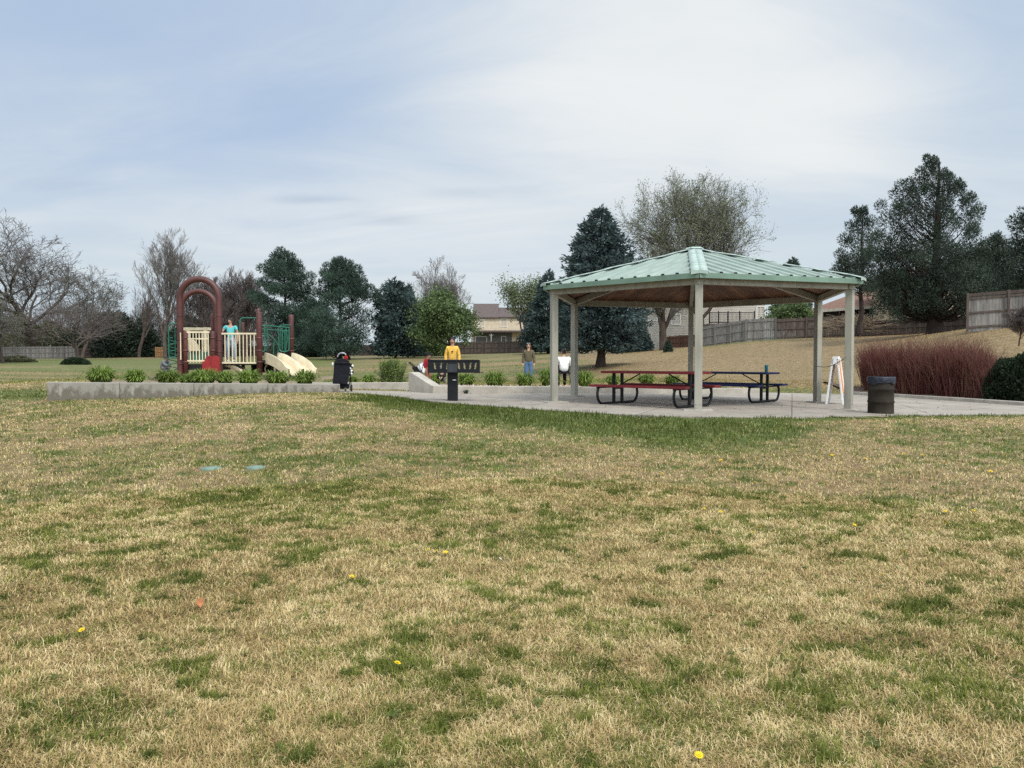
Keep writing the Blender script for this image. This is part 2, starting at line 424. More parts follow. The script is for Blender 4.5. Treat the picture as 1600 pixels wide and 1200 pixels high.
M['red'] = mat('red_coated_steel', (0.15, 0.014, 0.018), 0.5, var=0.15, scale=8)
M['blue'] = mat('blue_coated_steel', (0.013, 0.02, 0.085), 0.5, var=0.15, scale=8)
M['brown'] = mat('maroon_play_steel', (0.088, 0.028, 0.023), 0.45, var=0.18, scale=2, spec=0.4)
M['cream'] = mat('cream_play_plastic', (0.66, 0.56, 0.38), 0.5, var=0.08, scale=4)
M['playgreen'] = mat('green_play_steel', (0.022, 0.135, 0.085), 0.45, var=0.12, scale=4)
M['playred'] = mat('red_play_panel', (0.27, 0.022, 0.02), 0.5, var=0.15, scale=6)
M['deck'] = mat('dark_play_deck', (0.035, 0.03, 0.03), 0.8)
M['white'] = mat('white_plastic', (0.78, 0.78, 0.76), 0.5, var=0.04)
M['orange'] = mat('orange_sign_face', (0.62, 0.20, 0.04), 0.6, var=0.1)
M['barrel'] = mat('dark_olive_barrel', (0.034, 0.027, 0.020), 0.8, var=0.2, scale=3, metal=0.0, spec=0.12)
M['bag'] = mat('navy_bin_liner', (0.010, 0.012, 0.026), 0.35, var=0.3, scale=12, spec=0.5, bump=0.8, bscale=18)
M['soil'] = mat('brown_bark_mulch', (0.16, 0.10, 0.065), 0.95, col2=(0.065, 0.04, 0.027), scale=14, detail=8, bump=1.0, bscale=40)
M['gravel'] = mat('pinkish_gravel', (0.42, 0.32, 0.25), 0.95, col2=(0.16, 0.11, 0.085), scale=22, detail=6, bump=1.0, bscale=30)
M['bark'] = mat('grey_brown_bark', (0.10, 0.075, 0.058), 0.95, col2=(0.05, 0.037, 0.03), scale=6, stretch=(1, 1, 0.3), bump=0.6, bscale=18)
M['bark_dark'] = mat('dark_bark', (0.06, 0.042, 0.034), 0.95, col2=(0.03, 0.021, 0.018), scale=6, stretch=(1, 1, 0.3), bump=0.6, bscale=18)
M['twig'] = mat('grey_twigs', (0.135, 0.122, 0.113), 0.95, col2=(0.085, 0.075, 0.07), scale=1.0)
M['twig_purple'] = mat('purplish_twigs', (0.135, 0.108, 0.10), 0.95, col2=(0.088, 0.07, 0.066), scale=1.0)
M['twig_pale'] = mat('pale_twigs', (0.19, 0.17, 0.155), 0.95, col2=(0.12, 0.105, 0.097), scale=1.0)
def leafmat(name, c, c2): return mat(name, c, 0.65, col2=c2, scale=0.9, tint=True, trans=0.25, spec=0.2, detail=3)
M['spruce'] = leafmat('blue_spruce_needles', (0.075, 0.108, 0.102), (0.043, 0.064, 0.061))
M['spruce_far'] = leafmat('spruce_needles', (0.076, 0.110, 0.100), (0.048, 0.074, 0.068))
M['pine'] = leafmat('pine_needles', (0.066, 0.104, 0.076), (0.040, 0.066, 0.049))
M['juniper'] = leafmat('juniper_needles', (0.060, 0.084, 0.058), (0.033, 0.046, 0.034))
M['leaf'] = leafmat('spring_leaves', (0.125, 0.172, 0.066), (0.075, 0.11, 0.042))
M['leaf_pale'] = leafmat('pale_budding_leaves', (0.17, 0.205, 0.105), (0.115, 0.14, 0.07))
M['leaf_olive'] = leafmat('olive_buds', (0.135, 0.135, 0.075), (0.085, 0.085, 0.05))
M['leaf_bud'] = leafmat('fresh_buds', (0.20, 0.225, 0.115), (0.13, 0.15, 0.08))
M['lily'] = leafmat('daylily_leaves', (0.20, 0.27, 0.055), (0.11, 0.165, 0.034))
M['shrub'] = leafmat('dark_shrub_leaves', (0.030, 0.048, 0.022), (0.016, 0.026, 0.013))
M['redtwig'] = mat('red_dogwood_stems', (0.175, 0.088, 0.056), 0.7, col2=(0.10, 0.030, 0.024), scale=1.6, tint=True, f0=.45, f1=.72, stretch=(1.2, 1.2, .8))
M['dryvine'] = mat('dry_vines', (0.30, 0.235, 0.165), 0.95, col2=(0.2, 0.15, 0.1), scale=2)
def woodmat(name, c, c2): return mat(name, c, 0.9, col2=c2, scale=3.0, stretch=(3, 3, 0.6), tint=True, detail=6)
M['w_grey'] = woodmat('grey_weathered_boards', (0.225, 0.208, 0.19), (0.14, 0.127, 0.115))
M['w_brown'] = woodmat('brown_weathered_boards', (0.115, 0.088, 0.072), (0.07, 0.052, 0.043))
M['w_dark'] = woodmat('dark_stained_boards', (0.058, 0.044, 0.040), (0.036, 0.028, 0.026))
M['w_rust'] = woodmat('rust_stained_boards', (0.17, 0.085, 0.055), (0.10, 0.05, 0.033))
M['w_tan'] = woodmat('tan_boards', (0.36, 0.20, 0.09), (0.26, 0.14, 0.06))
M['stucco'] = mat('beige_siding', (0.56, 0.46, 0.33), 0.9, var=0.06, scale=2)
M['pale_siding'] = mat('pale_grey_siding', (0.44, 0.40, 0.34), 0.9, var=0.06, scale=2)
M['blue_siding'] = mat('blue_grey_siding', (0.22, 0.27, 0.31), 0.85, var=0.06, scale=2)
M['shingle'] = mat('brown_shingles', (0.12, 0.092, 0.085), 0.95, col2=(0.08, 0.06, 0.056), scale=4)
M['shingle_red'] = mat('reddish_shingles', (0.20, 0.115, 0.085), 0.95, col2=(0.14, 0.08, 0.06), scale=4)
M['glass'] = mat('window_glass', (0.03, 0.045, 0.052), 0.3, var=0.1, spec=0.15)
M['glass_pale'] = mat('pale_window_glass', (0.25, 0.31, 0.33), 0.25, var=0.1, spec=0.6)  # pale pane colour, painting the lit look of the porch window
M['trimw'] = mat('white_trim', (0.66, 0.63, 0.58), 0.7, var=0.05)
M['skin'] = mat('skin', (0.50, 0.30, 0.215), 0.55, var=0.06)
M['skin_dark'] = mat('tanned_skin', (0.42, 0.235, 0.16), 0.55, var=0.06)
M['hair'] = mat('dark_hair', (0.022, 0.015, 0.012), 0.5, var=0.3, scale=30)
M['hair_brown'] = mat('brown_hair', (0.085, 0.042, 0.025), 0.5, var=0.3, scale=30)
def cloth(name, c): return mat(name, c, 0.9, var=0.12, scale=9, bump=0.4, bscale=22, spec=0.15)
M['yellow'] = cloth('yellow_sweatshirt', (0.72, 0.42, 0.085))
M['teal'] = cloth('teal_tshirt', (0.13, 0.52, 0.53))
M['ltjeans'] = cloth('pale_jeans', (0.36, 0.45, 0.52))
M['jeans'] = cloth('blue_jeans', (0.085, 0.15, 0.27))
M['olive'] = cloth('olive_hoodie', (0.115, 0.095, 0.058))
M['redshirt'] = cloth('red_shirt', (0.26, 0.018, 0.025))
M['rustpants'] = cloth('rust_trousers', (0.25, 0.105, 0.065))
M['whitetop'] = cloth('white_top', (0.80, 0.79, 0.76))
M['blackcloth'] = cloth('black_cloth', (0.014, 0.014, 0.018))
M['greycloth'] = cloth('grey_cloth', (0.17, 0.175, 0.18))
M['shoe'] = mat('pale_shoes', (0.6, 0.6, 0.6), 0.6)
M['eye'] = mat('dark_eyes', (0.02, 0.015, 0.012), 0.3)
M['lid'] = mat('green_valve_lid', (0.16, 0.225, 0.175), 0.6, var=0.1, scale=10)
M['dandelion'] = mat('dandelion_yellow', (0.82, 0.56, 0.02), 0.8, var=0.1)
M['leafbrown'] = mat('dry_leaf', (0.34, 0.13, 0.05), 0.8, var=0.2)
M['cup'] = mat('teal_cup', (0.06, 0.30, 0.38), 0.4, var=0.1)
M['grey_metal'] = mat('grey_metal', (0.32, 0.32, 0.33), 0.4, metal=0.6)
M['tyre'] = mat('rubber', (0.02, 0.02, 0.02), 0.8)

# ------------------------------------------------------------------ ground
PAD_FRONT = [(505, 611.5), (545, 614), (600, 618), (650, 624), (700, 629.5), (760, 634), (830, 639.5), (900, 643.5), (970, 647), (1040, 650), (1100, 651.5), (1200, 652), (1300, 651), (1400, 649), (1500, 648), (1600, 647), (1780, 648)]
PAD_BACK = [(1780, 641), (1600, 634), (1500, 627), (1400, 620.5), (1330, 616.3), (1190, 613), (1085, 614.5), (870, 614.5), (680, 614.5), (640, 611.5), (545, 609.5), (505, 608.5)]
padF = [padpt(*p) for p in PAD_FRONT]; padB = [padpt(*p) for p in PAD_BACK]
pad_poly = [(p.x, p.y) for p in padF + padB]
ctrl = []
for x in (-6, -3, 0, 3, 6):
    for y in (-6, 0, 3): ctrl.append((x, y, 0.0))
for x in (-6, 6): ctrl.append((x, 7, 0.08 if x < 0 else 0.03))
ctrl += [(0, 6, 0.05), (0, 9, 0.14), (-4, 11, 0.26), (3, 11.5, 0.22), (9, 11, 0.12), (-9, 12, 0.25)]
for p in padF: ctrl.append((p.x, p.y, p.z - 0.015))
for p in padB: ctrl.append((p.x, p.y, p.z - 0.03))
for q in ((900, 628), (1100, 632), (1250, 628), (1000, 618), (1450, 636)):
    p = padpt(*q); ctrl.append((p.x, p.y, p.z - 0.08))
gp = [ # (px, py, Y)
    (72, 628, 18.3), (200, 625, 18.6), (330, 621, 19.0), (430, 617, 19.3), (520, 613, 20.0), (420, 629, 16), (250, 640, 15.5), (30, 628, 18.3), (-60, 632, 18), (560, 640, 15),
    (20, 600, 33), (60, 580, 58), (30, 561, 106), (-120, 562, 106), (240, 558, 122), (400, 556, 120), (600, 556, 118), (760, 553, 110), (900, 549, 95), (1000, 546, 82),
    (700, 576, 60), (500, 572, 70), (300, 570, 75), (830, 600, 30.5), (700, 598, 31), (900, 585, 44),
    (937, 572, 45), (1020, 566, 48), (1098, 542, 63), (1165, 534, 60), (1240, 529, 60), (1310, 527, 58), (1400, 524, 55), (1510, 518, 38), (1600, 512, 36), (1465, 521, 45),
    (1190, 585, 36), (1310, 575, 36), (1420, 550, 38), (1560, 560, 31), (1640, 575, 27),
    (1345, 614, 26.2), (1450, 619, 24.3), (1570, 627, 22.3), (1700, 634, 20.5), (1240, 606, 27.8), (1120, 603, 27), (1000, 592, 32),
]
for a in gp:
    p = P(*a); ctrl.append((p.x, p.y, p.z))
for x, y, z in ((-14, 22, .84), (-9, 22, .86), (-6.5, 23, .84), (-14, 28, .84), (-9, 29, .84), (-20, 24, .68), (-5, 27, .82), (-30, 20, .5), (-40, 0, .2), (40, 0, .1), (45, 30, 3.0), (30, 14, .45),
                (0, -40, -0.2), (-60, 160, 2.2), (0, 170, 3.0), (60, 150, 4.5), (70, 80, 4.6), (-110, 110, 1.6), (-70, 60, 1.2)):
    ctrl.append((x, y, z))
ctrl = np.array(ctrl, float)
def _phi(r2): return 0.5 * r2 * np.log(r2 + 1e-9)
_n = len(ctrl)
_d2 = ((ctrl[:, None, :2] - ctrl[None, :, :2]) ** 2).sum(-1)
_A = np.zeros((_n + 3, _n + 3)); _A[:_n, :_n] = _phi(_d2) + np.eye(_n) * 0.6
_A[:_n, _n] = 1; _A[:_n, _n + 1:] = ctrl[:, :2]; _A[_n, :_n] = 1; _A[_n + 1:, :_n] = ctrl[:, :2].T
_w = np.linalg.solve(_A, np.concatenate([ctrl[:, 2], np.zeros(3)]))
def inside(poly, x, y):
    x = np.asarray(x, float); y = np.asarray(y, float); r = np.zeros(x.shape, bool); n = len(poly)
    for i in range(n):
        (x0, y0), (x1, y1) = poly[i], poly[(i + 1) % n]
        if y0 == y1: continue
        r ^= ((y0 > y) != (y1 > y)) & (x < (x1 - x0) * (y - y0) / (y1 - y0) + x0)
    return r
def edge_dist(line, x, y):
    x = np.asarray(x, float); y = np.asarray(y, float); d = np.full(x.shape, 1e9)
    for (x0, y0), (x1, y1) in zip(line[:-1], line[1:]):
        vx, vy = x1 - x0, y1 - y0; t = np.clip(((x - x0) * vx + (y - y0) * vy) / (vx * vx + vy * vy), 0, 1)
        d = np.minimum(d, np.hypot(x - x0 - t * vx, y - y0 - t * vy))
    return d
def Gn(x, y, rough=True):
    x = np.asarray(x, float).ravel(); y = np.asarray(y, float).ravel()
    cx = np.clip(x, -90, 90); cy = np.clip(y, -30, 175)
    out = np.empty(len(x))
    for s in range(0, len(x), 20000):
        a, b = cx[s:s + 20000], cy[s:s + 20000]
        r2 = (a[:, None] - ctrl[None, :, 0]) ** 2 + (b[:, None] - ctrl[None, :, 1]) ** 2
        out[s:s + 20000] = _phi(r2) @ _w[:_n] + _w[_n] + _w[_n + 1] * a + _w[_n + 2] * b
    if rough:
        out += (fbm(x / 0.45, y / 0.45, 5, 3) - 0.5) * 0.045 * np.clip((30 - y) / 15, 0, 1)
        out += (fbm(x / 1.9, y / 1.9, 9, 3) - 0.5) * 0.07
    ins = inside(pad_poly, x, y)
    if ins.any():
        out[ins] = np.minimum(out[ins], padz(x[ins], y[ins]) - 0.07)
    return out
# interpolated grid of the ground for fast lookups
_gx = np.arange(-70, 70.01, 0.5); _gy = np.arange(-10, 150.01, 0.5)
_GG = Gn(*np.meshgrid(_gx, _gy), rough=False).reshape(len(_gy), len(_gx))
def G(x, y): return float(Gn([x], [y])[0])
def Gfast(x, y):
    fx = np.clip((x + 70) / 0.5, 0, len(_gx) - 1.001); fy = np.clip((y + 10) / 0.5, 0, len(_gy) - 1.001)
    ix, iy = fx.astype(int), fy.astype(int); a, b = fx - ix, fy - iy
    z = (_GG[iy, ix] * (1 - a) + _GG[iy, ix + 1] * a) * (1 - b) + (_GG[iy + 1, ix] * (1 - a) + _GG[iy + 1, ix + 1] * a) * b
    z = z + (fbm(x / 0.45, y / 0.45, 5, 3) - 0.5) * 0.045 * np.clip((30 - y) / 15, 0, 1) + (fbm(x / 1.9, y / 1.9, 9, 3) - 0.5) * 0.07
    return z
def GP(px, py, Y=None):
    """ground point under a photo pixel"""
    Y = 10.0
    lo, hi = 1.5, 150.0
    for _ in range(50):
        mid = (lo + hi) / 2; p = P(px, py, mid)
        if p.z > G(p.x, p.y): lo = mid
        else: hi = mid
    return P(px, py, lo)
pad_front_line = [(p.x, p.y) for p in padF]
lush_front = [(p.x, p.y) for p in padF[3:11]]
def green_amount(x, y):
    x = np.asarray(x, float); y = np.asarray(y, float)
    wx = x + (fbm(x / 1.3, y / 1.3, 71, 3) - .5) * 1.2; wy = y + (fbm(x / 1.3, y / 1.3, 83, 3) - .5) * 1.2
    big = fbm(wx / 2.4, wy / 1.8, 21, 4); mid = fbm(wx / 0.62, wy / 0.46, 31, 4); small = fbm(x / 0.16, y / 0.12, 41, 3)
    v = 0.26 * big + 0.36 * mid + 0.40 * small
    g = sstep(0.46, 0.64, v) * 0.60 + .02
    tuft = fbm(x / 0.17 + 3 + .6 * wx, y / 0.12 + .6 * wy, 131, 3)
    g = np.maximum(g, sstep(0.575, 0.655, tuft * .72 + .28 * mid + .14 * (big - .5)) * .97)
    # middle band a little greener, close band drier
    g = np.clip(g + 0.16 * np.exp(-((y - 10.5) / 3.2) ** 2) * sstep(3, -2, x) * sstep(.35, .6, big), 0, 1)
    bare = sstep(1.8, 0.6, np.hypot((x + 6.0) / 2.6, (y - 16.6) / 1.1) * 1.2)
    g = g * (1 - 0.75 * bare)
    # lush strip watered along the slab edge
    d = edge_dist(lush_front, wx * .7 + x * .3, wy * .7 + y * .3)
    g = np.maximum(g, sstep(2.7, 1.3, d + (mid - .5) * 1.6) * 0.96)
    d2 = edge_dist(pad_front_line, x, y)
    g = np.maximum(g, sstep(0.75, 0.2, d2 + (mid - .5) * .7) * 0.9 * sstep(-4.5, -3.0, x))
    # green strip by the far end of the left wall
    g = np.maximum(g, sstep(1.3, .6, np.hypot((x + 12.9) / 2.2, (y - 19.6) / 1.2)) * .9)
    # beyond the slab: mown in long streaks
    st = fbm(x / 16, y / 3.2, 51, 4); st2 = fbm(x / 5, y / 1.4, 61, 3)
    far = np.clip(.12 + sstep(.36, .60, st * .7 + st2 * .3) * .70, 0, 1)
    far = np.maximum(far, sstep(60, 75, y) * sstep(-12, -20, x) * sstep(104, 92, y) * .85)
    far = np.maximum(far, sstep(85, 95, y) * sstep(12, 17, x) * .8)
    hill = sstep(3, 7, x) * sstep(22, 27, y)
    far = far * (1 - .88 * hill)
    foot = np.exp(-((y - (27.0 - (x - 9) * 0.3)) / 2.0) ** 2) * sstep(4.5, 6.5, x) * sstep(15, 10, x)
    back = np.exp(-((y - 60) / 2.5) ** 2) * sstep(13, 16, x) * sstep(25, 20, x)
    far = np.maximum(far, back * .7)
    w = sstep(22.5, 25.5, y)
    return np.clip(np.maximum(g * (1 - w) + far * w, foot * .9), 0, 1)

# polar sheet round the camera, fine in front and close, reaching the horizon
rad = np.concatenate([[0.0], np.geomspace(0.6, 40, 420), np.geomspace(40.5, 1500, 130)])
th = np.sort(np.concatenate([np.linspace(-50, 50, 421), np.linspace(51, 309, 80)])) * math.pi / 180
T_, R_ = np.meshgrid(th, rad)
gx, gy = (R_ * np.sin(T_)).ravel(), (R_ * np.cos(T_)).ravel()
gz = Gn(gx, gy)
gf = green_amount(gx, gy)
nr, nth = len(rad), len(th)
ii, jj = np.meshgrid(np.arange(nr - 1), np.arange(nth), indexing='ij')
a_ = ii * nth + jj; b_ = ii * nth + (jj + 1) % nth
quads = np.stack([a_, a_ + nth, b_ + nth, b_], -1).reshape(-1, 4)
ground = link('ground', fast_mesh('ground', np.stack([gx, gy, gz], 1), [quads], smooth=True, attrs={'green': gf}), M['ground'])
tag(ground, kind='structure')

# ---- blades of the lawn: one mass
rs = np.random.default_rng(7)
_blocks = []      # outlines the blades keep out of
def lawn_blades(n, r0, r1, power, width, length, a_max=0.90):
    u = rs.random(n); e = 2 - power
    r = (r0 ** e + u * (r1 ** e - r0 ** e)) ** (1 / e)
    a = (rs.random(n) * 2 - 1) * a_max
    x, y = r * np.sin(a), r * np.cos(a)
    keep = ~inside(pad_poly, x, y)
    for poly in _blocks: keep &= ~inside(poly, x, y)
    keep &= np.hypot((x - DIRT[0]) / 0.75, (y - DIRT[1]) / 0.35) > 0.8 + 0.5 * vnoise(x * 6, y * 6, 3)
    x, y, r = x[keep], y[keep], r[keep]; n = len(x)
    z = Gfast(x, y)
    g = green_amount(x, y)
    lush = np.maximum(sstep(2.4, 1.0, edge_dist(lush_front, x, y)), sstep(.5, .15, edge_dist(pad_front_line, x, y)) * .8)
    isg = rs.random(n) < np.clip(0.08 + 0.84 * g, 0, 1)
    tone = np.clip(rs.normal(0.58, 0.23, n) + (fbm(x / .4, y / .32, 91, 3) - .5) * 0.75 + (fbm(x / 2.2, y / 2.2, 97, 3) - .5) * .28, 0, 1)
    tone = np.where(isg, np.clip(tone - .36 * lush - .15 * (g > .75), 0, 1), tone - sstep(23, 30, y) * (.36 - .8 * (fbm(x / 5, y / 1.1, 151, 3) - .5)))
    tone = np.clip(tone + (fbm(x / .085, y / .07, 141, 2) - .5) * .75 * sstep(14, 6, y), 0, 1)
    sc_ = (r / 3.0)
    w = width * np.maximum(1, sc_) ** 0.62 * (0.6 + 0.8 * rs.random(n))
    ln = length * (0.55 + 0.9 * rs.random(n)) * np.where(isg, 1.0 + .35 * lush, 1.0) * (1 + .12 * np.log(np.maximum(1, sc_)))
    ln = ln * np.where(isg & (g > .8), 1.25, 1.0)
    comb = 2 * math.pi * fbm(x / .9, y / .9, 101, 2) * 2.2               # matted directions
    az = comb + rs.normal(0, 1.9, n)
    lean = np.where(isg, rs.normal(0.90, 0.32, n) - .3 * lush, rs.normal(1.22, 0.26, n))
    lean = np.clip(lean, 0.05, 1.5)
    dx, dy = np.cos(az), np.sin(az); sx, sy = -dy, dx
    def at(t, l):
        k = np.clip(l, 0, 1.52); hx = np.sin(k) * ln * t; hz = np.cos(k) * ln * t
        return x + dx * hx, y + dy * hx, z + hz + .002
    m = at(0.5, lean * 0.75); q = at(1.0, lean)
    V = np.empty((n, 5, 3), np.float32)
    V[:, 0] = np.stack([x - sx * w / 2, y - sy * w / 2, z - .006], 1); V[:, 1] = np.stack([x + sx * w / 2, y + sy * w / 2, z - .006], 1)
    V[:, 2] = np.stack([m[0] + sx * w * .42, m[1] + sy * w * .42, m[2]], 1); V[:, 3] = np.stack([m[0] - sx * w * .42, m[1] - sy * w * .42, m[2]], 1)
    V[:, 4] = np.stack(q, 1)
    return V, np.repeat(isg.astype(np.float32), 5), np.repeat(tone, 5)
_dp = GP(1326, 656); DIRT = (_dp.x, _dp.y)

# ------------------------------------------------------------------ slab, kerbs, walls
mb = MB(); mb.prism(pad_poly, lambda x, y: padz(x, y) - 0.18, lambda x, y: padz(x, y))
tag(mb.build('concrete_path', M['pad']), kind='structure')

def wall_run(name, pts, thick, label, cat, m='conc', joints=None, parts=None):
    """pts: (x, y, z_bottom, z_top) along the near face; thickness goes away from the camera"""
    o0 = Vector((pts[0][0], pts[0][1], 0))
    V = []; 
    for i, (x, y, zb, zt) in enumerate(pts):
        a = Vector(pts[max(i - 1, 0)][:2]); b = Vector(pts[min(i + 1, len(pts) - 1)][:2])
        d = (b - a).normalized(); nrm_ = Vector((-d.y, d.x)) * thick
        V += [(x, y, zb), (x, y, zt), (x + nrm_.x, y + nrm_.y, zt), (x + nrm_.x, y + nrm_.y, zb)]
    F = [(0, 3, 2, 1)]
    for i in range(len(pts) - 1):
        k = i * 4
        for j in range(4): F.append((k + j, k + (j + 1) % 4, k + 4 + (j + 1) % 4, k + 4 + j))
    k = (len(pts) - 1) * 4; F.append((k, k + 1, k + 2, k + 3))
    mbx = MB(); mbx.add([(v[0] - o0.x, v[1] - o0.y, v[2]) for v in V], [f[::-1] for f in F])
    o = mbx.build(name, M[m], None, o0, bevel=0.018)
    return tag(o, label, cat)
def line_pts(a, b, n):
    return [tuple(a[j] + (b[j] - a[j]) * i / n for j in range(len(a))) for i in range(n + 1)]
wl0, wl1 = P(72, 597, 18.4), P(531, 600.2, 20.4)
# the long wall is cast in bays with open joints between them
WALL_BAYS = [72, 186, 302, 418, 531]
def wl(px):
    t = (px - 72) / (531 - 72.0); p = wl0.lerp(wl1, t); return Vector((PX(px, p.y), p.y, p.z))
root = thing('retaining_wall', 'long low stained concrete retaining wall in front of the playground', 'wall', (wl0.x, wl0.y, 0))
for i in range(4):
    a, b = wl(WALL_BAYS[i]), wl(WALL_BAYS[i + 1]); d = (b - a).normalized()
    a = a + d * 0.002; b = b - d * 0.002
    pts = line_pts((a.x, a.y, 0.25, a.z), (b.x, b.y, 0.25, b.z), 8)
    o = wall_run('wall_bay', pts, 0.22, None, None); o.parent = root; o.location = (pts[0][0] - wl0.x, pts[0][1] - wl0.y, 0)
_blocks.append([(wl0.x, wl0.y), (wl1.x, wl1.y), (wl1.x + .1, wl1.y + 1.7), (wl0.x + .1, wl0.y + 1.5)])
# return of the wall at its left end, running back
# planting bed behind the wall
d = (wl1 - wl0).normalized(); nv = Vector((-d.y, d.x, 0))
V = []; nn_ = 60
for i in range(nn_ + 1):
    p = wl0.lerp(wl1, i / nn_)
    for j in range(9):
        q = p + nv * (0.2 + 1.5 * j / 8); zz_ = p.z - 0.05 - 0.02 * j / 8 + (vnoise(q.x * 3, q.y * 3, 3) - .5) * .05
        if j == 8: zz_ = Gn([q.x], [q.y])[0] - .1
        V.append((q.x, q.y, float(zz_)))
F = [(i * 9 + j, (i + 1) * 9 + j, (i + 1) * 9 + j + 1, i * 9 + j + 1) for i in range(nn_) for j in range(8)]
tag(MB().add(V, F, smooth=True).build('planting_bed', M['soil']), kind='structure')

# second low wall across the ramp
a, b = P(470, 598, 24.4), P(640, 597.5, 24.2); 
o = wall_run('low_wall', line_pts((a.x, a.y, .3, a.z), (b.x, b.y, .3, b.z), 8), .22, 'low concrete wall at the back of the ramp behind the black stroller', 'wall', 'conc2')
_blocks.append([(a.x, a.y), (b.x, b.y), (b.x, b.y + .25), (a.x, a.y + .25)])
# wing wall with sloping top beside the ramp
pL, pR = padpt(638, 611.8), padpt(677, 614.6)
zt0 = P(638, 581.5, pL.y).z; zt1 = P(677, 602.5, pR.y).z
mb = MB(); ox = pL
d = Vector((pR.x - pL.x, pR.y - pL.y, 0)).normalized(); n2 = Vector((-d.y, d.x, 0)) * 0.3
def wing(t, z): q = pL.lerp(pR, t); return Vector((q.x - ox.x, q.y - ox.y, z))
front = [wing(0, .3), wing(1, .3), wing(1, zt1), wing(.93, zt1 + .005), wing(.12, zt0), wing(0, zt0)]
V = front + [v + n2 for v in front]; n = len(front)
mb.add(V, [tuple(range(n)), tuple(range(n, 2 * n))[::-1]] + [((i + 1) % n, i, n + i, n + (i + 1) % n) for i in range(n)])
o = mb.build('wing_wall', M['conc2'], None, Vector((ox.x, ox.y, 0)), bevel=.02)
tag(o, 'concrete wing wall with a sloping top beside the ramp, left of the grill', 'wall')
# kerb along the back of the slab with the gravel planter behind
kb = [padpt(px, 614.6) for px in (677, 760, 870, 980, 1085, 1190)]
kt = [P(px, y, p.y).z for (px, y), p in zip(((677, 602.5), (760, 603.5), (870, 604), (980, 605), (1085, 606.5), (1190, 607.5)), kb)]
pts = []
for i in range(5): pts += line_pts((kb[i].x, kb[i].y, .3, kt[i]), (kb[i + 1].x, kb[i + 1].y, .3, kt[i + 1]), 4)[: 4 if i < 4 else 5]
o = wall_run('planter_kerb', pts, .2, 'low concrete kerb between the pavilion slab and the gravel planter', 'kerb', 'conc2')
V = []; NP = 50
for i in range(NP + 1):
    px = 678 + (1190 - 678) * i / NP; t = i / NP * 5; k = min(int(t), 4); f = t - k
    p = kb[k].lerp(kb[k + 1], f); z = kt[k] + (kt[k + 1] - kt[k]) * f
    for j in range(8):
        q = p + Vector((0.02 * j, .18 + 2.7 * j / 7, 0))
        zz_ = z - .04 - .04 * j / 7 + float(vnoise(q.x * 4, q.y * 4, 8) - .5) * .04
        if j == 7: zz_ = min(G(q.x, q.y) - .12, zz_)
        V.append((q.x, q.y, zz_))
F = [(i * 8 + j, (i + 1) * 8 + j, (i + 1) * 8 + j + 1, i * 8 + j + 1) for i in range(NP) for j in range(7)]
tag(MB().add(V, F, smooth=True).build('planter_gravel', M['gravel']), kind='structure')
_blocks.append([(kb[0].x, kb[0].y), (kb[5].x, kb[5].y), (kb[5].x, kb[5].y + 2.6), (kb[0].x, kb[0].y + 2.6)])
# loose stones on the planter and in the bed: uncountable gravel
rg = np.random.default_rng(3); SV = []; SF = []
ico = np.array([(0, 0, 1), (.9, 0, .1), (.1, .9, 0), (-.9, .1, .1), (0, -.9, 0), (0, 0, -1)], float)
icf = np.array([(0, 1, 2), (0, 2, 3), (0, 3, 4), (0, 4, 1), (5, 2, 1), (5, 3, 2), (5, 4, 3), (5, 1, 4)])
nst = 2600
tt = rg.random(nst) * 5; kk = np.minimum(tt.astype(int), 4); ff = tt - kk
kx = np.array([p.x for p in kb]); ky = np.array([p.y for p in kb]); kz = np.array(kt)
dep = .22 + rg.random(nst) ** 1.3 * 2.2
sx_ = kx[kk] * (1 - ff) + kx[kk + 1] * ff; sy_ = ky[kk] * (1 - ff) + ky[kk + 1] * ff + dep; sz_ = kz[kk] * (1 - ff) + kz[kk + 1] * ff - .04 - .015 * dep
rad_ = .02 + .035 * rg.random(nst)
V = ico[None] * (rad_[:, None, None] * (.6 + .8 * rg.random((nst, 6, 1)))) + np.stack([sx_, sy_, sz_], 1)[:, None]
Fst = (icf[None] + (np.arange(nst) * 6)[:, None, None]).reshape(-1, 3)
o = link('gravel', fast_mesh('gravel', V.reshape(-1, 3), [Fst], tint=np.repeat(.6 + .9 * rg.random(nst), 8)), mat('river_stones', (0.40, 0.31, 0.25), .9, var=.2, tint=True))
tag(o, kind='stuff')
# kerb along the path on the right
kp = [padpt(*q) for q in ((1330, 616.3), (1400, 620.5), (1500, 627), (1600, 634), (1780, 641))]
pts = []
for i in range(4):
    a, b = kp[i], kp[i + 1]
    pts += line_pts((a.x, a.y, .1, a.z + .10), (b.x, b.y, .1, b.z + .10), 5)[: 5 if i < 3 else 6]
o = wall_run('path_kerb', pts, .15, 'low concrete kerb along the path below the red-stemmed hedge', 'kerb', 'conc2')
# bark under the hedge
V = []
for i in range(41):
    px = 1335 + (1800 - 1335) * i / 40
    b = padpt(px, np.interp(px, [1330, 1400, 1500, 1600, 1780], [616.3, 620.5, 627, 634, 641]))
    for j in range(8):
        x, y = b.x + .05 * j, b.y + .14 + 3.6 * j / 7
        V.append((x, y, G(x, y) + (.06 if 0 < j < 7 else -.05) + float(vnoise(x * 3, y * 3, 4)) * .05))
F = [(i * 8 + j, (i + 1) * 8 + j, (i + 1) * 8 + j + 1, i * 8 + j + 1) for i in range(40) for j in range(7)]
tag(MB().add(V, F, smooth=True).build('hedge_bark', M['soil']), kind='structure')
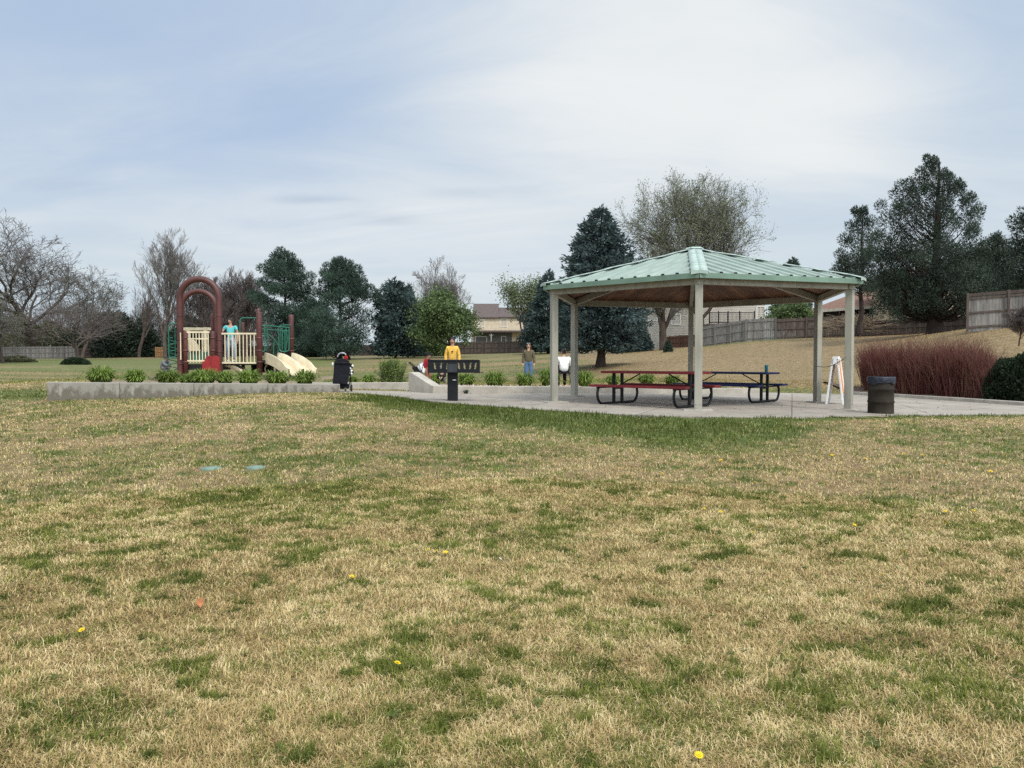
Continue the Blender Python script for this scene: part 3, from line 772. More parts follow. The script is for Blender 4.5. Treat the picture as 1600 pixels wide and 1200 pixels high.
# playground safety surface on the terrace behind the wall
V = []
for i in range(31):
    for j in range(15):
        x = -11.9 + 5.6 * i / 30; y = 20.4 + 8.0 * j / 14
        y0 = wl0.lerp(wl1, (x - wl0.x) / (wl1.x - wl0.x)).y + 1.2
        y = max(y, y0); V.append((x, y, float(Gn([x], [y], rough=False)[0]) + (.05 if 0 < i < 30 and j < 14 else -.12) + float(vnoise(x * 2, y * 2, 6)) * .05))
F = [(i * 15 + j, (i + 1) * 15 + j, (i + 1) * 15 + j + 1, i * 15 + j + 1) for i in range(30) for j in range(14)]
PLAY_Z = 0.87
woodchip = mat('wood_chip', (0.27, 0.21, 0.135), .95, col2=(.15, .11, .07), scale=12, bump=1.0, bscale=30, detail=8)
tag(MB().add(V, F, smooth=True).build('playground_surface', woodchip), kind='structure')
# bare dirt scar by the slab edge
V = [(DIRT[0], DIRT[1], G(*DIRT) + .014)]; nd = 26
for k in range(nd):
    t = 2 * math.pi * k / nd; r = .75 + .3 * math.sin(3 * t + 1) * .4 + .25 * float(vnoise(k * .7, 3, 2))
    x, y = DIRT[0] + r * .8 * math.cos(t), DIRT[1] + r * .34 * math.sin(t); V.append((x, y, G(x, y) + .012))
tag(MB().add(V, [(0, k + 1, (k + 1) % nd + 1) for k in range(nd)], smooth=True).build('dirt', mat('bare_dirt', (0.30, 0.215, 0.15), .95, col2=(.2, .14, .095), scale=8, bump=.8, bscale=20)), kind='structure')

# ------------------------------------------------------------------ pavilion
def hexp(k, R, z=None):
    a = PROT + k * math.pi / 3
    return Vector((-R * math.sin(a), -R * math.cos(a), z if z is not None else 0))
pav = thing('picnic_pavilion', 'six-sided picnic pavilion with a pale green ribbed metal roof on beige posts', 'pavilion', (PCX, PCY, PZ))
for k in range(6):
    p = hexp(k, PR); zb = padz(PCX + p.x, PCY + p.y) - PZ
    a = PROT + k * math.pi / 3
    R = Matrix.Rotation(-a, 3, 'Z')
    mb = MB(); mb.box((p.x, p.y, (zb + PH) / 2 + .0), (0.15, 0.15, PH - zb), R)
    o = mb.build('post', M['steel'], pav, bevel=.008)
    mb = MB(); mb.box((p.x, p.y, zb + .0125), (0.56 if k in (0, 1) else .4, 0.5 if k in (0, 1) else .4, .025), R)
    mb.build('footing', M['conc2'], o)
    for sx in (-.04, .04):
        q = R @ Vector((sx, -.077, 0)); MB().ball((p.x + q.x, p.y + q.y, zb + .13), .011, 8, 6).build('bolt', M['grey_metal'], o)
# ring of box beams on the posts
for k in range(6):
    a, b = hexp(k, PR, PH + .075), hexp(k + 1, PR, PH + .075)
    d = (b - a).normalized(); MB().bar(a + d * .09, b - d * .09, .10, .15).build('beam', M['steel'], pav, bevel=.006)
    MB().lathe([(0.0, PH), (.105, PH), (.105, PH + .152), (0, PH + .152)], (hexp(k, PR).x, hexp(k, PR).y, 0), 6, smooth=False).build('beam_joint', M['steel'], pav)
RO = PR + 0.26
Z_E, Z_A = PH + 0.205, 3.735     # top of the roof skin at the eave and at the apex (above the slab)
def roof_z(frac): return Z_E + (Z_A - Z_E) * frac
# hip rafters below the ceiling
for k in range(6):
    a, b = hexp(k, PR - .06, roof_z(1 - (PR - .06) / RO) - .19), Vector((0, 0, Z_A - .19)) 
    b = a.lerp(b, .985)
    MB().bar(a, b, .10, .15).build('rafter', M['steel'], pav)
MB().lathe([(0, Z_A - .32), (.14, Z_A - .32), (.14, Z_A - .08), (0, Z_A - .08)], (0, 0, 0), 6, smooth=False).build('hub', M['steel'], pav)
# ceiling planks following the fall of each face
rr_ = random.Random(4)
cm = MB()
for k in range(6):
    A, B = hexp(k, RO - .05), hexp(k + 1, RO - .05); Lx = (B - A).length; u = (B - A).normalized()
    mid = (A + B) / 2; n = int(Lx / .14)
    apo = mid.length
    for i in range(n):
        s0, s1 = Lx * i / n + .003, Lx * (i + 1) / n - .003
        def pt(s):
            t = 1 - abs(2 * s / Lx - 1)            # run up the slope before the hip is reached
            e = A + u * s; top = e + (-mid) * t
            e.z = roof_z(0) - .075; top.z = roof_z(t) - .075
            return e, top
        e0, t0 = pt(s0); e1, t1 = pt(s1)
        cm.add([e0, e1, t1, t0], [(3, 2, 1, 0)], rr_.uniform(.62, 1.25))
        if s0 < Lx / 2 < s1:
            pass
cm.build('ceiling', M['plank'], pav)
# metal skin with hollow ribs
for k in range(6):
    A, B = hexp(k, RO), hexp(k + 1, RO); Lx = (B - A).length; u = (B - A).normalized(); mid = (A + B) / 2; inn = -mid.normalized()
    rise = (Z_A - Z_E); apo = mid.length; up = Vector((0, 0, 1))
    def S(s, t, h):
        """point s along the eave, fraction t up the fall line, h above the skin"""
        return A + u * s + (-mid) * t + up * (Z_E + rise * t + h)
    fm = MB(); dk = MB()
    nrib = 12; pitch = Lx / nrib
    sec = [(-.5, 0), (-.155, 0), (-.095, .034), (.095, .034), (.155, 0), (.5, 0)]
    for i in range(nrib):
        c = (i + .5) * pitch
        for (a0, h0), (a1, h1) in zip(sec[:-1], sec[1:]):
            s0, s1 = c + a0 * pitch, c + a1 * pitch
            tt0, tt1 = 1 - abs(2 * s0 / Lx - 1), 1 - abs(2 * s1 / Lx - 1)
            fm.add([S(s0, 0, h0), S(s1, 0, h1), S(s1, tt1, h1), S(s0, tt0, h0)], [(0, 1, 2, 3)])
        # dark faces painting the shade inside the rib's open end
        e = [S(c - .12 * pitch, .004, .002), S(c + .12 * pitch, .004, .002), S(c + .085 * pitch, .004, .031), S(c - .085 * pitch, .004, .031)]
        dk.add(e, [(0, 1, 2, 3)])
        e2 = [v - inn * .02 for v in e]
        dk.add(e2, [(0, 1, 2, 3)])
    pn = fm.build('roof_panel', M['green_metal'], pav)
    dk.build('rib_end_shade', M['dark'], pn)
    # underside sheet above the planks, eave trim
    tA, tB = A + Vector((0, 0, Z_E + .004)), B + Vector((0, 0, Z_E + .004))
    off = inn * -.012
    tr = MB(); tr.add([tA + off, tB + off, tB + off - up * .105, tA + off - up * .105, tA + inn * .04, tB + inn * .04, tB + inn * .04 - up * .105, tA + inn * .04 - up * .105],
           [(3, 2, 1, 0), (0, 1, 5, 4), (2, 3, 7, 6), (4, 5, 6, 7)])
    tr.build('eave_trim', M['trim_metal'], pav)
for k in range(6):
    e = hexp(k, RO); d1 = (hexp(k + 1, RO) - e).normalized(); d0 = (hexp(k - 1, RO) - e).normalized()
    hip = -e.normalized(); w = .165
    mb = MB(); rows = []
    ns = 14
    for i in range(ns + 1):
        t = i / ns; c = e * (1 - t) * 1.004; z = Z_E + (Z_A - Z_E) * t
        side = Vector((-hip.y, hip.x, 0)); ww = w * min(1, (1 - t) * 8 + .3)
        wob = .006 * math.sin(i * 2.1 + k) + .004 * math.sin(i * 5.3 + 2 * k)
        drop = ww * math.tan(math.radians(30)) * (Z_A - Z_E) / (hexp(0, RO).length * math.cos(math.pi / 6)) * 1.0
        rows.append((c - side * ww + Vector((0, 0, z + .040 - drop * .45 + wob)), c + Vector((0, 0, z + .050 + wob)), c + side * ww + Vector((0, 0, z + .040 - drop * .45 + wob))))
    for i in range(ns):
        a, b = rows[i], rows[i + 1]
        mb.add([a[0], a[1], b[1], b[0]], [(3, 2, 1, 0)], smooth=True); mb.add([a[1], a[2], b[2], b[1]], [(3, 2, 1, 0)], smooth=True)
    a = rows[0]; mb.add([a[0], a[1], a[2], a[2] - Vector((0, 0, .06)), a[1] - Vector((0, 0, .06)), a[0] - Vector((0, 0, .06))], [(0, 5, 4, 1), (1, 4, 3, 2)])
    o = mb.build('hip_cap', M['cap_metal'], pav)
    so = o.modifiers.new('sheet', 'SOLIDIFY'); so.thickness = .004; so.offset = 1
MB().lathe([(.24, Z_A + .01), (.20, Z_A + .05), (0, Z_A + .075)], (0, 0, 0), 6, smooth=False).build('apex_cap', M['cap_metal'], pav)

# ------------------------------------------------------------------ picnic tables
def picnic_table(label, loc, rz, top_mat, length=2.44):
    t = thing('picnic_table', label, 'picnic table', loc, rz, 'coated steel picnic tables under the pavilion')
    def expanded(name, w, l, z, y):
        mbx = MB(); r = .03
        # rounded slab edge folded down all round
        out = []
        for cx, cy, a0 in ((l / 2 - .05, w / 2 - .05, 0), (-l / 2 + .05, w / 2 - .05, 90), (-l / 2 + .05, -w / 2 + .05, 180), (l / 2 - .05, -w / 2 + .05, 270)):
            for i in range(4):
                a = math.radians(a0 + 30 * i); out.append((cx + .05 * math.cos(a), y + cy + .05 * math.sin(a)))
        mbx.prism(out, z - .05, z)
        return mbx.build(name, M[top_mat], t, bevel=.008)
    expanded('tabletop', .74, length, .76, 0)
    expanded('bench', .28, length, .46, -.68); expanded('bench', .28, length, .46, .68)
    for sx in (-1, 1):
        x = sx * length * .40
        mbx = MB()
        # C-shaped pipe loop: seat to seat under the table
        path = [(x, -.74, .40)] + [Vector((x, -.60 + .19 * math.cos(a), .25 + .22 * math.sin(a))) for a in np.linspace(math.radians(150), math.radians(262), 9)] + \
               [(x, 0, .030)] + [Vector((x, .60 + .19 * math.cos(a), .25 + .22 * math.sin(a))) for a in np.linspace(math.radians(278), math.radians(390), 9)] + [(x, .74, .40)]
        mbx.tube(path, .030, 8)
        fr = mbx.build('leg_frame', M['black'], t)
        for sy in (-.16, .16):
            MB().bar((x, sy, .05), (x, sy, .71), .055, .055).build('upright', M['black'], fr)
        MB().bar((x, -.15, .36), (x, .15, .36), .04, .035).build('crossbar', M['black'], fr)
        MB().bar((x, -.80, .395), (x, .80, .395), .045, .03).build('seat_support', M['black'], fr)
        MB().tube([(x - sx * .02, 0, .42), (x - sx * .60, 0, .70)], .014, 6).build('brace', M['black'], fr)
    return t
pt_ = padpt(1022, 633.5)
T1 = picnic_table('long red-topped picnic table with black pipe legs behind the front post', pt_, math.radians(-43), 'red')
pt2 = padpt(1139, 626.5)
T2 = picnic_table('blue-topped picnic table behind the red one, a cup on its end', pt2, math.radians(-45), 'blue')
cupx = Matrix.Rotation(math.radians(-45), 3, 'Z') @ Vector((1.0, .05, .76)) + Vector(pt2)
mb = MB(); mb.lathe([(0, 0), (.034, 0), (.043, .16), (.047, .165), (.047, .18), (0, .185)], (0, 0, 0), 18)
cup = thing('drinking_cup', 'teal drinking cup on the end of the blue picnic table', 'cup', cupx)
mb.build('cup_body', M['cup'], cup); MB().tube([(0, 0, .18), (.012, 0, .26)], .005, 6).build('straw', M['white'], cup)

# ------------------------------------------------------------------ barrel, grill, A-frame sign
bp_ = padpt(1376, 645.5)
can = thing('trash_barrel', 'dark olive steel drum used as a trash can at the slab edge', 'trash can', bp_)
prof = [(0, 0), (.265, 0), (.27, .01), (.265, .03)]
for z in (.255, .53): prof += [(.262, z - .03), (.276, z - .01), (.276, z + .01), (.262, z + .03)]
prof += [(.262, .70), (.262, .775), (.274, .785), (.274, .80), (.255, .80), (.25, .70), (.25, .4)]
bs = 39 / 2 * bp_.y / F_PX / .274
MB().lathe([(r * bs, z * bs) for r, z in prof], n=40).build('drum', M['barrel'], can)
mb = MB(); nb = 48; rows = []
rb = random.Random(2); ph = [rb.uniform(0, 6) for _ in range(4)]
V = []; lev = [(.255, .74), (.279, .803), (.281, .78), (.280, .72), (.278, .655)]
for li, (r, z) in enumerate(lev):
    for k in range(nb):
        a = 2 * math.pi * k / nb; f = .006 * math.sin(9 * a + ph[0]) + .005 * math.sin(17 * a + ph[1] + li)
        V.append(((r + abs(f) * (li > 1)) * bs * math.cos(a), (r + abs(f) * (li > 1)) * bs * math.sin(a), (z + (.02 * math.sin(3 * a + ph[2]) + .012 * math.sin(8 * a)) * (li == 4)) * bs))
mb.add(V, [(i * nb + k, i * nb + (k + 1) % nb, (i + 1) * nb + (k + 1) % nb, (i + 1) * nb + k) for i in range(4) for k in range(nb)], smooth=True)
mb.build('bin_liner', M['bag'], can)

gpos = padpt(707.5, 626); gs = gpos.y / F_PX
grl = thing('park_grill', 'black steel park grill with flame cut-outs on a square pedestal', 'grill', gpos)
def gz_(py): return P(707, py, gpos.y).z - gpos.z
pw = 15.5 * gs
MB().box((0, 0, (gz_(582)) / 2), (pw, pw, gz_(582))).build('pedestal', M['black'], grl, bevel=.006)
MB().box((.2 * pw, -pw / 2 - .004, gz_(593.5)), (.35 * pw, .006, .02)).build('plate', M['white'], grl)
z0, z1 = gz_(581.5), gz_(562.8); xl, xr = (671 - 707.5) * gs, (749 - 707.5) * gs; gd = .56
mb = MB(); mb.box(((xl + xr) / 2, 0, z0 + .006), (xr - xl, gd, .012)); mb.build('firebox_floor', M['black'], grl)
# front and back panels with flame-shaped openings: strips built round the holes
def flame_panel(yc, name):
    m_ = bpy.data.meshes.new(name); import bmesh
    bm = bmesh.new()
    H = z1 - z0; W = xr - xl
    outer = [(xl, z0), (xr, z0), (xr, z1), (xl, z1)]
    holes = []
    for px, fl in ((681.8, 1), (690.6, -1), (700.3, -1), (718.8, 1), (727.4, 1), (735.6, -1), (743.6, -1)):
        cx = (px - 707.5) * gs; s = gs * 10.5 / 9.2
        g = [(-2.2, 4.6), (.3, 3.5), (-.6, 2.2), (1.6, 1.6), (-.4, .4), (1.9, -.6), (.2, -1.7), (2.0, -2.9), (.8, -4.6), (-.9, -3.6), (-2.0, -1.2), (-1.2, 1.0), (-2.4, 2.3)]
        holes.append([(cx + fl * a * s * .8, z0 + H * .52 + b * s) for a, b in g])
    def loop(pts, y):
        vs = [bm.verts.new((x, y, z)) for x, z in pts]
        return [bm.edges.new((vs[i], vs[(i + 1) % len(vs)])) for i in range(len(vs))]
    ed = loop(outer, yc)
    for h in holes: ed += loop(h, yc)
    bmesh.ops.triangle_fill(bm, edges=ed, use_beauty=True)
    ext = bmesh.ops.extrude_face_region(bm, geom=bm.faces[:])
    bmesh.ops.translate(bm, verts=[v for v in ext['geom'] if isinstance(v, bmesh.types.BMVert)], vec=(0, .008, 0))
    bmesh.ops.recalc_face_normals(bm, faces=bm.faces[:]); bm.to_mesh(m_); bm.free()
    return link(name, m_, M['black'], grl)
flame_panel(-gd / 2 - .004, 'front_panel')
MB().box(((xl + xr) / 2, gd / 2, z0 + .03), (xr - xl, .012, .06)).build('back_panel', M['black'], grl)
for x in (xl, xr): MB().box((x, 0, (z0 + z1) / 2), (.012, gd + .02, z1 - z0 + .004)).build('side_panel', M['black'], grl)
MB().bar((xl - .01, -gd / 2 - .008, z1), (xr + .01, -gd / 2 - .008, z1), .03, .025).build('top_rim', M['black'], grl)
MB().box(((xl + xr) / 2, 0, z1 - .09), (xr - xl - .06, gd - .06, .008)).build('ash_grate', M['black'], grl)
MB().box(((700 + 716 - 1415) / 2 * gs, -gd / 2 - .016, z0 + (z1 - z0) * .36), (15.5 * gs, .012, (z1 - z0) * .66)).build('door_plate', mat('grey_black_plate', (0.035, .036, .04), .4), grl)
MB().box((xr + .0, -.04, z0 - .012), (.20, gd - .1, .014)).build('shelf', M['black'], grl)
MB().box(((xl + xr) / 2, -gd / 2 - .015, z0 - .004), (xr - xl, .03, .016)).build('bottom_lip', M['black'], grl)

sp_ = padpt(1306, 631); ss = sp_.y / F_PX
sgn = thing('folding_sign', 'white plastic folding sign with an orange face standing edge-on between two posts', 'sign', sp_, math.radians(-29))
zt = P(1306, 557, sp_.y).z - sp_.z
for sx in (-1, 1):
    fx, tx = sx * 12.0 * ss, sx * 3.2 * ss
    for sy in (-.28, .28):
        MB().bar((fx, sy, 0), (tx, sy, zt - .05), .045, .06, up=(0, 1, 0)).build('leg', M['white'], sgn, bevel=.006)
    fr = MB(); fr.add([(fx * .78 + tx * .22, -.26, zt * .22), (fx * .78 + tx * .22, .26, zt * .22), (tx * 1.0, .26, zt - .1), (tx * 1.0, -.26, zt - .1)], [(0, 1, 2, 3)])
    o = fr.build('sign_face', M['orange'] if sx > 0 else M['white'], sgn); so = o.modifiers.new('t', 'SOLIDIFY'); so.thickness = .02
MB().slab([(-6 * ss, zt - .2), (6 * ss, zt - .2), (4 * ss, zt), (-3.4 * ss, zt)], 'y', -.31, -.27).build('hinge_cap', M['white'], sgn)
MB().box((0, 0, zt - .04), (.11, .56, .08)).build('handle', M['white'], sgn, bevel=.01)
# slack line tied between the two right posts
a = hexp(4, PR) + Vector((PCX, PCY, 0)); b = hexp(5, PR) + Vector((PCX, PCY, 0))
za = P(1278, 571.5, a.y).z; zb = P(1322, 559, b.y).z
pts = []
for i in range(17):
    t = i / 16; p = a.lerp(b, t); p.z = za + (zb - za) * t - .10 * math.sin(math.pi * t); pts.append(p + Vector((-.085, -.03, 0)))
tag(MB().tube([p - pts[0] for p in pts], .008, 6).build('rope', M['black'], None, pts[0]), 'thin black rope slung between the two right pavilion posts', 'rope')

# ------------------------------------------------------------------ play structure
PY_ = 25.7; K = PY_ / F_PX
ps_o = Vector((PX(340, PY_), PY_, PLAY_Z))
play = thing('play_structure', 'playground climber with maroon arches, cream railings, green bars and a cream double slide', 'play structure', ps_o)
def lx(px, y=0.0): return PX(px, PY_ + y) - ps_o.x
def lz(py, y=0.0): return P(800, py, PY_ + y).z - PLAY_Z
def post(px, ptop, y, r=.075, pbot=None, parent=play):
    x = lx(px, y); z1 = lz(ptop, y)
    z0 = -.15 if pbot is None else lz(pbot)
    o = MB().lathe([(0, z0), (r, z0), (r, z1 - .03), (r * .85, z1), (0, z1 + .015)], (x, y, 0), 16).build('post', M['brown'], parent)
    for zc in (.60, .98, 1.40):
        if zc < z1 - .1: MB().lathe([(r, zc - .03), (r + .014, zc - .025), (r + .014, zc + .025), (r, zc + .03)], (x, y, 0), 16).build('clamp', M['brown'], o)
    return x
def arch(pxl, pxr, ptop, y, r):
    xa, xb = lx(pxl, y), lx(pxr, y); R = (xb - xa) / 2
    zt = lz(ptop, y) - r
    c = ((xa + xb) / 2, y, zt - R)
    pts = [(xa, y, -.15)] + arc(c, R, math.pi, 0, 20) + [(xb, y, -.15)]
    o = MB().tube(pts, r, 14).build('arch', M['brown'], play)
    for x in (xa, xb):
        for zc in (.55, .95, 1.35, 2.15):
            MB().lathe([(r, zc - .02), (r + .012, zc - .015), (r + .012, zc + .015), (r, zc + .02)], (x, y, 0), 14).build('clamp', M['brown'], o)
arch(282, 343, 431, 0, .105)
arch(284.5, 338.5, 451, 1.25, .09)
post(290.6, 517.5, -.12); post(333, 518, -.14, .08)
post(405.4, 487.5, 0, .095); post(404, 483, 1.3, .07); post(380, 504, 1.3, .06); post(455.5, 492, 1.3, .085); post(332.5, 491, 1.35, .06)
dz = lz(568)
def deckbox(pa, pb, y0, y1, ztop, th):
    return MB().box(((lx(pa) + lx(pb)) / 2, (y0 + y1) / 2, ztop - th / 2), (lx(pb) - lx(pa), y1 - y0, th)).build('deck', M['deck'], play)
deckbox(346, 404, .05, 1.25, dz + .05, .10); deckbox(287, 338, .0, 1.3, dz - .02, .20); deckbox(404, 456, .1, 1.2, dz + .12, .08)
def railing(pa, pb, ytop, ybot, y, nb, mid=None, m='cream', rr=.018, name='railing'):
    xa, xb = lx(pa), lx(pb); za, zb = lz(ytop), lz(ybot); mbx = MB()
    mbx.bar((xa - .04, y, za), (xb + .04, y, za), .05, .055); mbx.bar((xa - .04, y, zb), (xb + .04, y, zb), .05, .05)
    if mid: mbx.bar((xa, y, lz(mid)), (xb, y, lz(mid)), .03, .04)
    for i in range(nb):
        x = xa + (xb - xa) * i / (nb - 1); mbx.tube([(x, y, zb - (.07 if mid else 0)), (x, y, za - .02)], rr, 8)
    return mbx.build(name, M[m], play)
railing(346.5, 403.5, 521.3, 567, -.02, 11)
railing(295.5, 328.5, 519.2, 563.8, -.14, 8, mid=529.5)
# clamped cream rails at the sides of the arch legs
for px in (285.8, 337.2):
    MB().tube([(lx(px), -.16, lz(562)), (lx(px), -.16, lz(520))], .02, 8).build('side_rail', M['cream'], play)
mb = MB()
mb.bar((lx(287, 1.1), 1.1, lz(514, 1.1)), (lx(330, 1.1), 1.1, lz(514, 1.1)), .05, .10)
for px in (294, 322): mb.bar((lx(px, 1.1), 1.1, lz(560)), (lx(px, 1.1), 1.1, lz(511.5, 1.1)), .13, .10)
mb.build('back_railing', M['cream'], play)
MB().slab([(lx(a_, .9), lz(b_, .9)) for a_, b_ in ((295, 548.5), (313, 548.5), (310, 540), (303, 531), (295, 530))], 'y', .9, .94).build('wall_panel', M['cream'], play)
MB().box((lx(310, 1), 1.0, lz(556)), (lx(326) - lx(296), .04, .30)).build('crawl_panel', M['playgreen'], play)
# red cut-out panel
mb = MB(); out = [(lx(320), lz(582)), (lx(347), lz(582)), (lx(347), lz(566))] + [(lx(340) + .16 * math.cos(a), lz(563) + .16 * math.sin(a)) for a in np.linspace(0, 2.2, 7)] + [(lx(331), lz(556)), (lx(327), lz(557)), (lx(324), lz(564)), (lx(320), lz(566))]
mb.slab(out, 'y', -.25, -.20); mb.build('activity_panel', M['playred'], play, bevel=.008)
# spiral climber on the left with its looped handrails
mb = MB(); cx, cy = lx(264.5), .25
mb.tube([(cx + .19, cy, -.1), (cx + .19, cy, lz(520))], .025, 8)
pts = [(cx + (.16 + .03 * math.sin(i)) * math.cos(i * .62), cy + .16 * math.sin(i * .62), .15 + i * .0215) for i in range(60)]
mb.tube(pts, .017, 6); mb.build('spiral_climber', M['playgreen'], play)
def loopbar(pts, y, r=.02, m='playgreen', name='loop_bar'):
    P_ = []
    for i, (px, py) in enumerate(pts):
        P_.append(Vector((lx(px, y), y, lz(py, y))))
    # round the corners
    out = [P_[0]]
    for i in range(1, len(P_) - 1):
        a, b, c = P_[i - 1], P_[i], P_[i + 1]; q = .14
        la, lc = min(q, (a - b).length * .45), min(q, (c - b).length * .45)
        s, e = b + (a - b).normalized() * la, b + (c - b).normalized() * lc
        for j in range(5):
            t = j / 4; out.append(s * (1 - t) ** 2 + b * 2 * t * (1 - t) + e * t * t)
    out.append(P_[-1])
    return MB().tube(out, r, 8).build(name, M[m], play)
loopbar([(277, 505.5), (264, 505.5), (264, 560), (276, 560)], .05); loopbar([(274, 512), (274, 560)], .1, .015)
loopbar([(401, 496.8), (375.5, 496.8), (375.5, 556)], .35, .022)
loopbar([(410, 509), (414.2, 509), (414.2, 549.5), (409, 549.5)], .0); loopbar([(418, 508), (418, 547), (411, 549.5)], .45)
loopbar([(411, 508.2), (453, 512)], .1, .02); loopbar([(411, 514.8), (451, 517)], .1, .016)
loopbar([(436, 513), (436, 549), (452, 549.5), (452, 512)], .12); loopbar([(455, 508), (438, 508), (438, 512)], .9)
loopbar([(441.5, 512), (441.5, 546)], .9, .018); loopbar([(445, 515), (445, 546)], 1.0, .018); loopbar([(448, 514), (449.5, 532), (444, 554)], .6, .014)
loopbar([(408, 522), (420, 522), (429, 530), (436, 541)], .6, .016); loopbar([(428.5, 533), (427, 556)], .4, .018); loopbar([(434.5, 547), (435, 555)], .3, .018)
mbx = MB()
for px in (439, 447): mbx.bar((lx(px, .95), .95, lz(549, .95)), (lx(px, .95), .95, lz(512, .95)), .02, .02)
mbx.build('bar_panel', M['playgreen'], play)
# double slide: two troughs with three side walls, running down to the right and towards the lawn
run = Vector((.74, -.74, 0)).normalized(); across = Vector((.95, .30, 0)).normalized()
s0 = Vector((lx(411), .15, 0)); Lr = 1.60; ns = 22; lane = .455
def prof(t): return lz(569) * 1.0 + .08 - (lz(569) + .08 - .10) * (0.10 * t + .90 * (t ** 1.75)) if t < .9 else prof(.899) - (t - .899) * .25
mb = MB()
def trough(i0):
    V = []
    sec = [(0, .30), (.012, .305), (.03, .30), (.05, .10), (.09, .03), (.16, .0), (lane - .16, .0), (lane - .09, .03), (lane - .05, .10), (lane - .03, .30), (lane - .012, .305), (lane, .30)]
    for i in range(ns + 1):
        t = i / ns; c = s0 + run * (Lr * t) + across * (lane * i0); wall = 1.0 - .25 * max(0, t - .75) * 4
        for u, h in sec:
            p = c + across * u; V.append((p.x, p.y, prof(t) + h * wall))
    m = len(sec)
    F = [(i * m + j, (i + 1) * m + j, (i + 1) * m + j + 1, i * m + j + 1) for i in range(ns) for j in range(m - 1)]
    mb.add(V, F, smooth=True)
    # outer skirts
    for j, sgn_ in ((0, 1), (m - 1, -1)):
        V2 = []
        for i in range(ns + 1):
            v = V[i * m + j]; V2 += [v, (v[0], v[1], v[2] - .36)]
        mb.add(V2, [(2 * i, 2 * i + 1, 2 * i + 3, 2 * i + 2) for i in range(ns)], smooth=True)
trough(0); trough(1)
mb.build('double_slide', M['cream'], play)
# crawl tunnel seen end-on under the slide
tc_ = Vector((lx(422.5, .5), .5, lz(577, .5)))
mb = MB(); nT = 20
for r, y0, y1 in ((.185, 0, .9), (.165, .9, 0)):
    V = [(tc_.x + r * math.cos(2 * math.pi * k / nT), tc_.y + y, tc_.z + r * math.sin(2 * math.pi * k / nT)) for y in (y0, y1) for k in range(nT)]
    mb.add(V, [(k, (k + 1) % nT, nT + (k + 1) % nT, nT + k) for k in range(nT)], smooth=True)
tn = mb.build('tunnel', M['deck'], play)
MB().tube([(tc_.x + .185 * math.cos(2 * math.pi * k / nT), tc_.y, tc_.z + .185 * math.sin(2 * math.pi * k / nT)) for k in range(nT)], .022, 8, closed=True).build('rim', M['cream'], tn)
# low chute under the bridge
mb = MB(); V = []
for i in range(13):
    t = i / 12; c = Vector((lx(346 + 32 * t), .2 - .1 * t, lz(569 + 14 * t ** 1.3)))
    for u, h in ((0, .16), (.05, .02), (.20, 0), (.35, .02), (.40, .16)):
        V.append((c.x, c.y + u, c.z + h - .05))
mb.add(V, [(i * 5 + j, (i + 1) * 5 + j, (i + 1) * 5 + j + 1, i * 5 + j + 1) for i in range(12) for j in range(4)], smooth=True)
o = mb.build('chute', M['cream'], play); so = o.modifiers.new('t', 'SOLIDIFY'); so.thickness = .04
# side panels under the bridge
mb = MB(); mb.box((lx(385), 1.2, lz(576)), (.5, .03, .3)); mb.build('under_panel', M['deck'], play)

# ------------------------------------------------------------------ people
def skin_mesh(verts, edges, radii, sub=2):
    me = bpy.data.meshes.new('tmp'); me.from_pydata([tuple(v) for v in verts], edges, [])
    o = bpy.data.objects.new('tmp', me); COL.objects.link(o)
    sk = o.modifiers.new('s', 'SKIN'); sk.use_smooth_shade = True; sk.branch_smoothing = .4
    for i, sv in enumerate(me.skin_vertices[0].data):
        r = radii[i]; sv.radius = (r, r) if not isinstance(r, (tuple, list)) else r
        sv.use_root = (i == 0)
    ss_ = o.modifiers.new('sub', 'SUBSURF'); ss_.levels = sub; ss_.render_levels = sub
    bpy.context.view_layer.update()
    ev = o.evaluated_get(bpy.context.evaluated_depsgraph_get())
    m2 = ev.to_mesh(); V = [v.co.copy() for v in m2.vertices]; Fc = [tuple(p.vertices) for p in m2.polygons]
    ev.to_mesh_clear(); bpy.data.objects.remove(o); bpy.data.meshes.remove(me)
    return V, Fc
POSE = dict(pelvis=(0, 0, .53), waist=(0, -.005, .62), chest=(0, 0, .73), neck=(0, .005, .825), head=(0, -.012, .925),
            shL=(.105, .005, .805), elL=(.14, .02, .635), wrL=(.145, -.02, .49), haL=(.145, -.035, .44),
            shR=(-.105, .005, .805), elR=(-.14, .02, .635), wrR=(-.145, -.02, .49), haR=(-.145, -.035, .44),
            hiL=(.052, 0, .50), knL=(.058, -.012, .275), anL=(.06, .015, .045), toL=(.066, -.075, .018),
            hiR=(-.052, 0, .50), knR=(-.058, -.012, .275), anR=(-.06, .015, .045), toR=(-.066, -.075, .018))
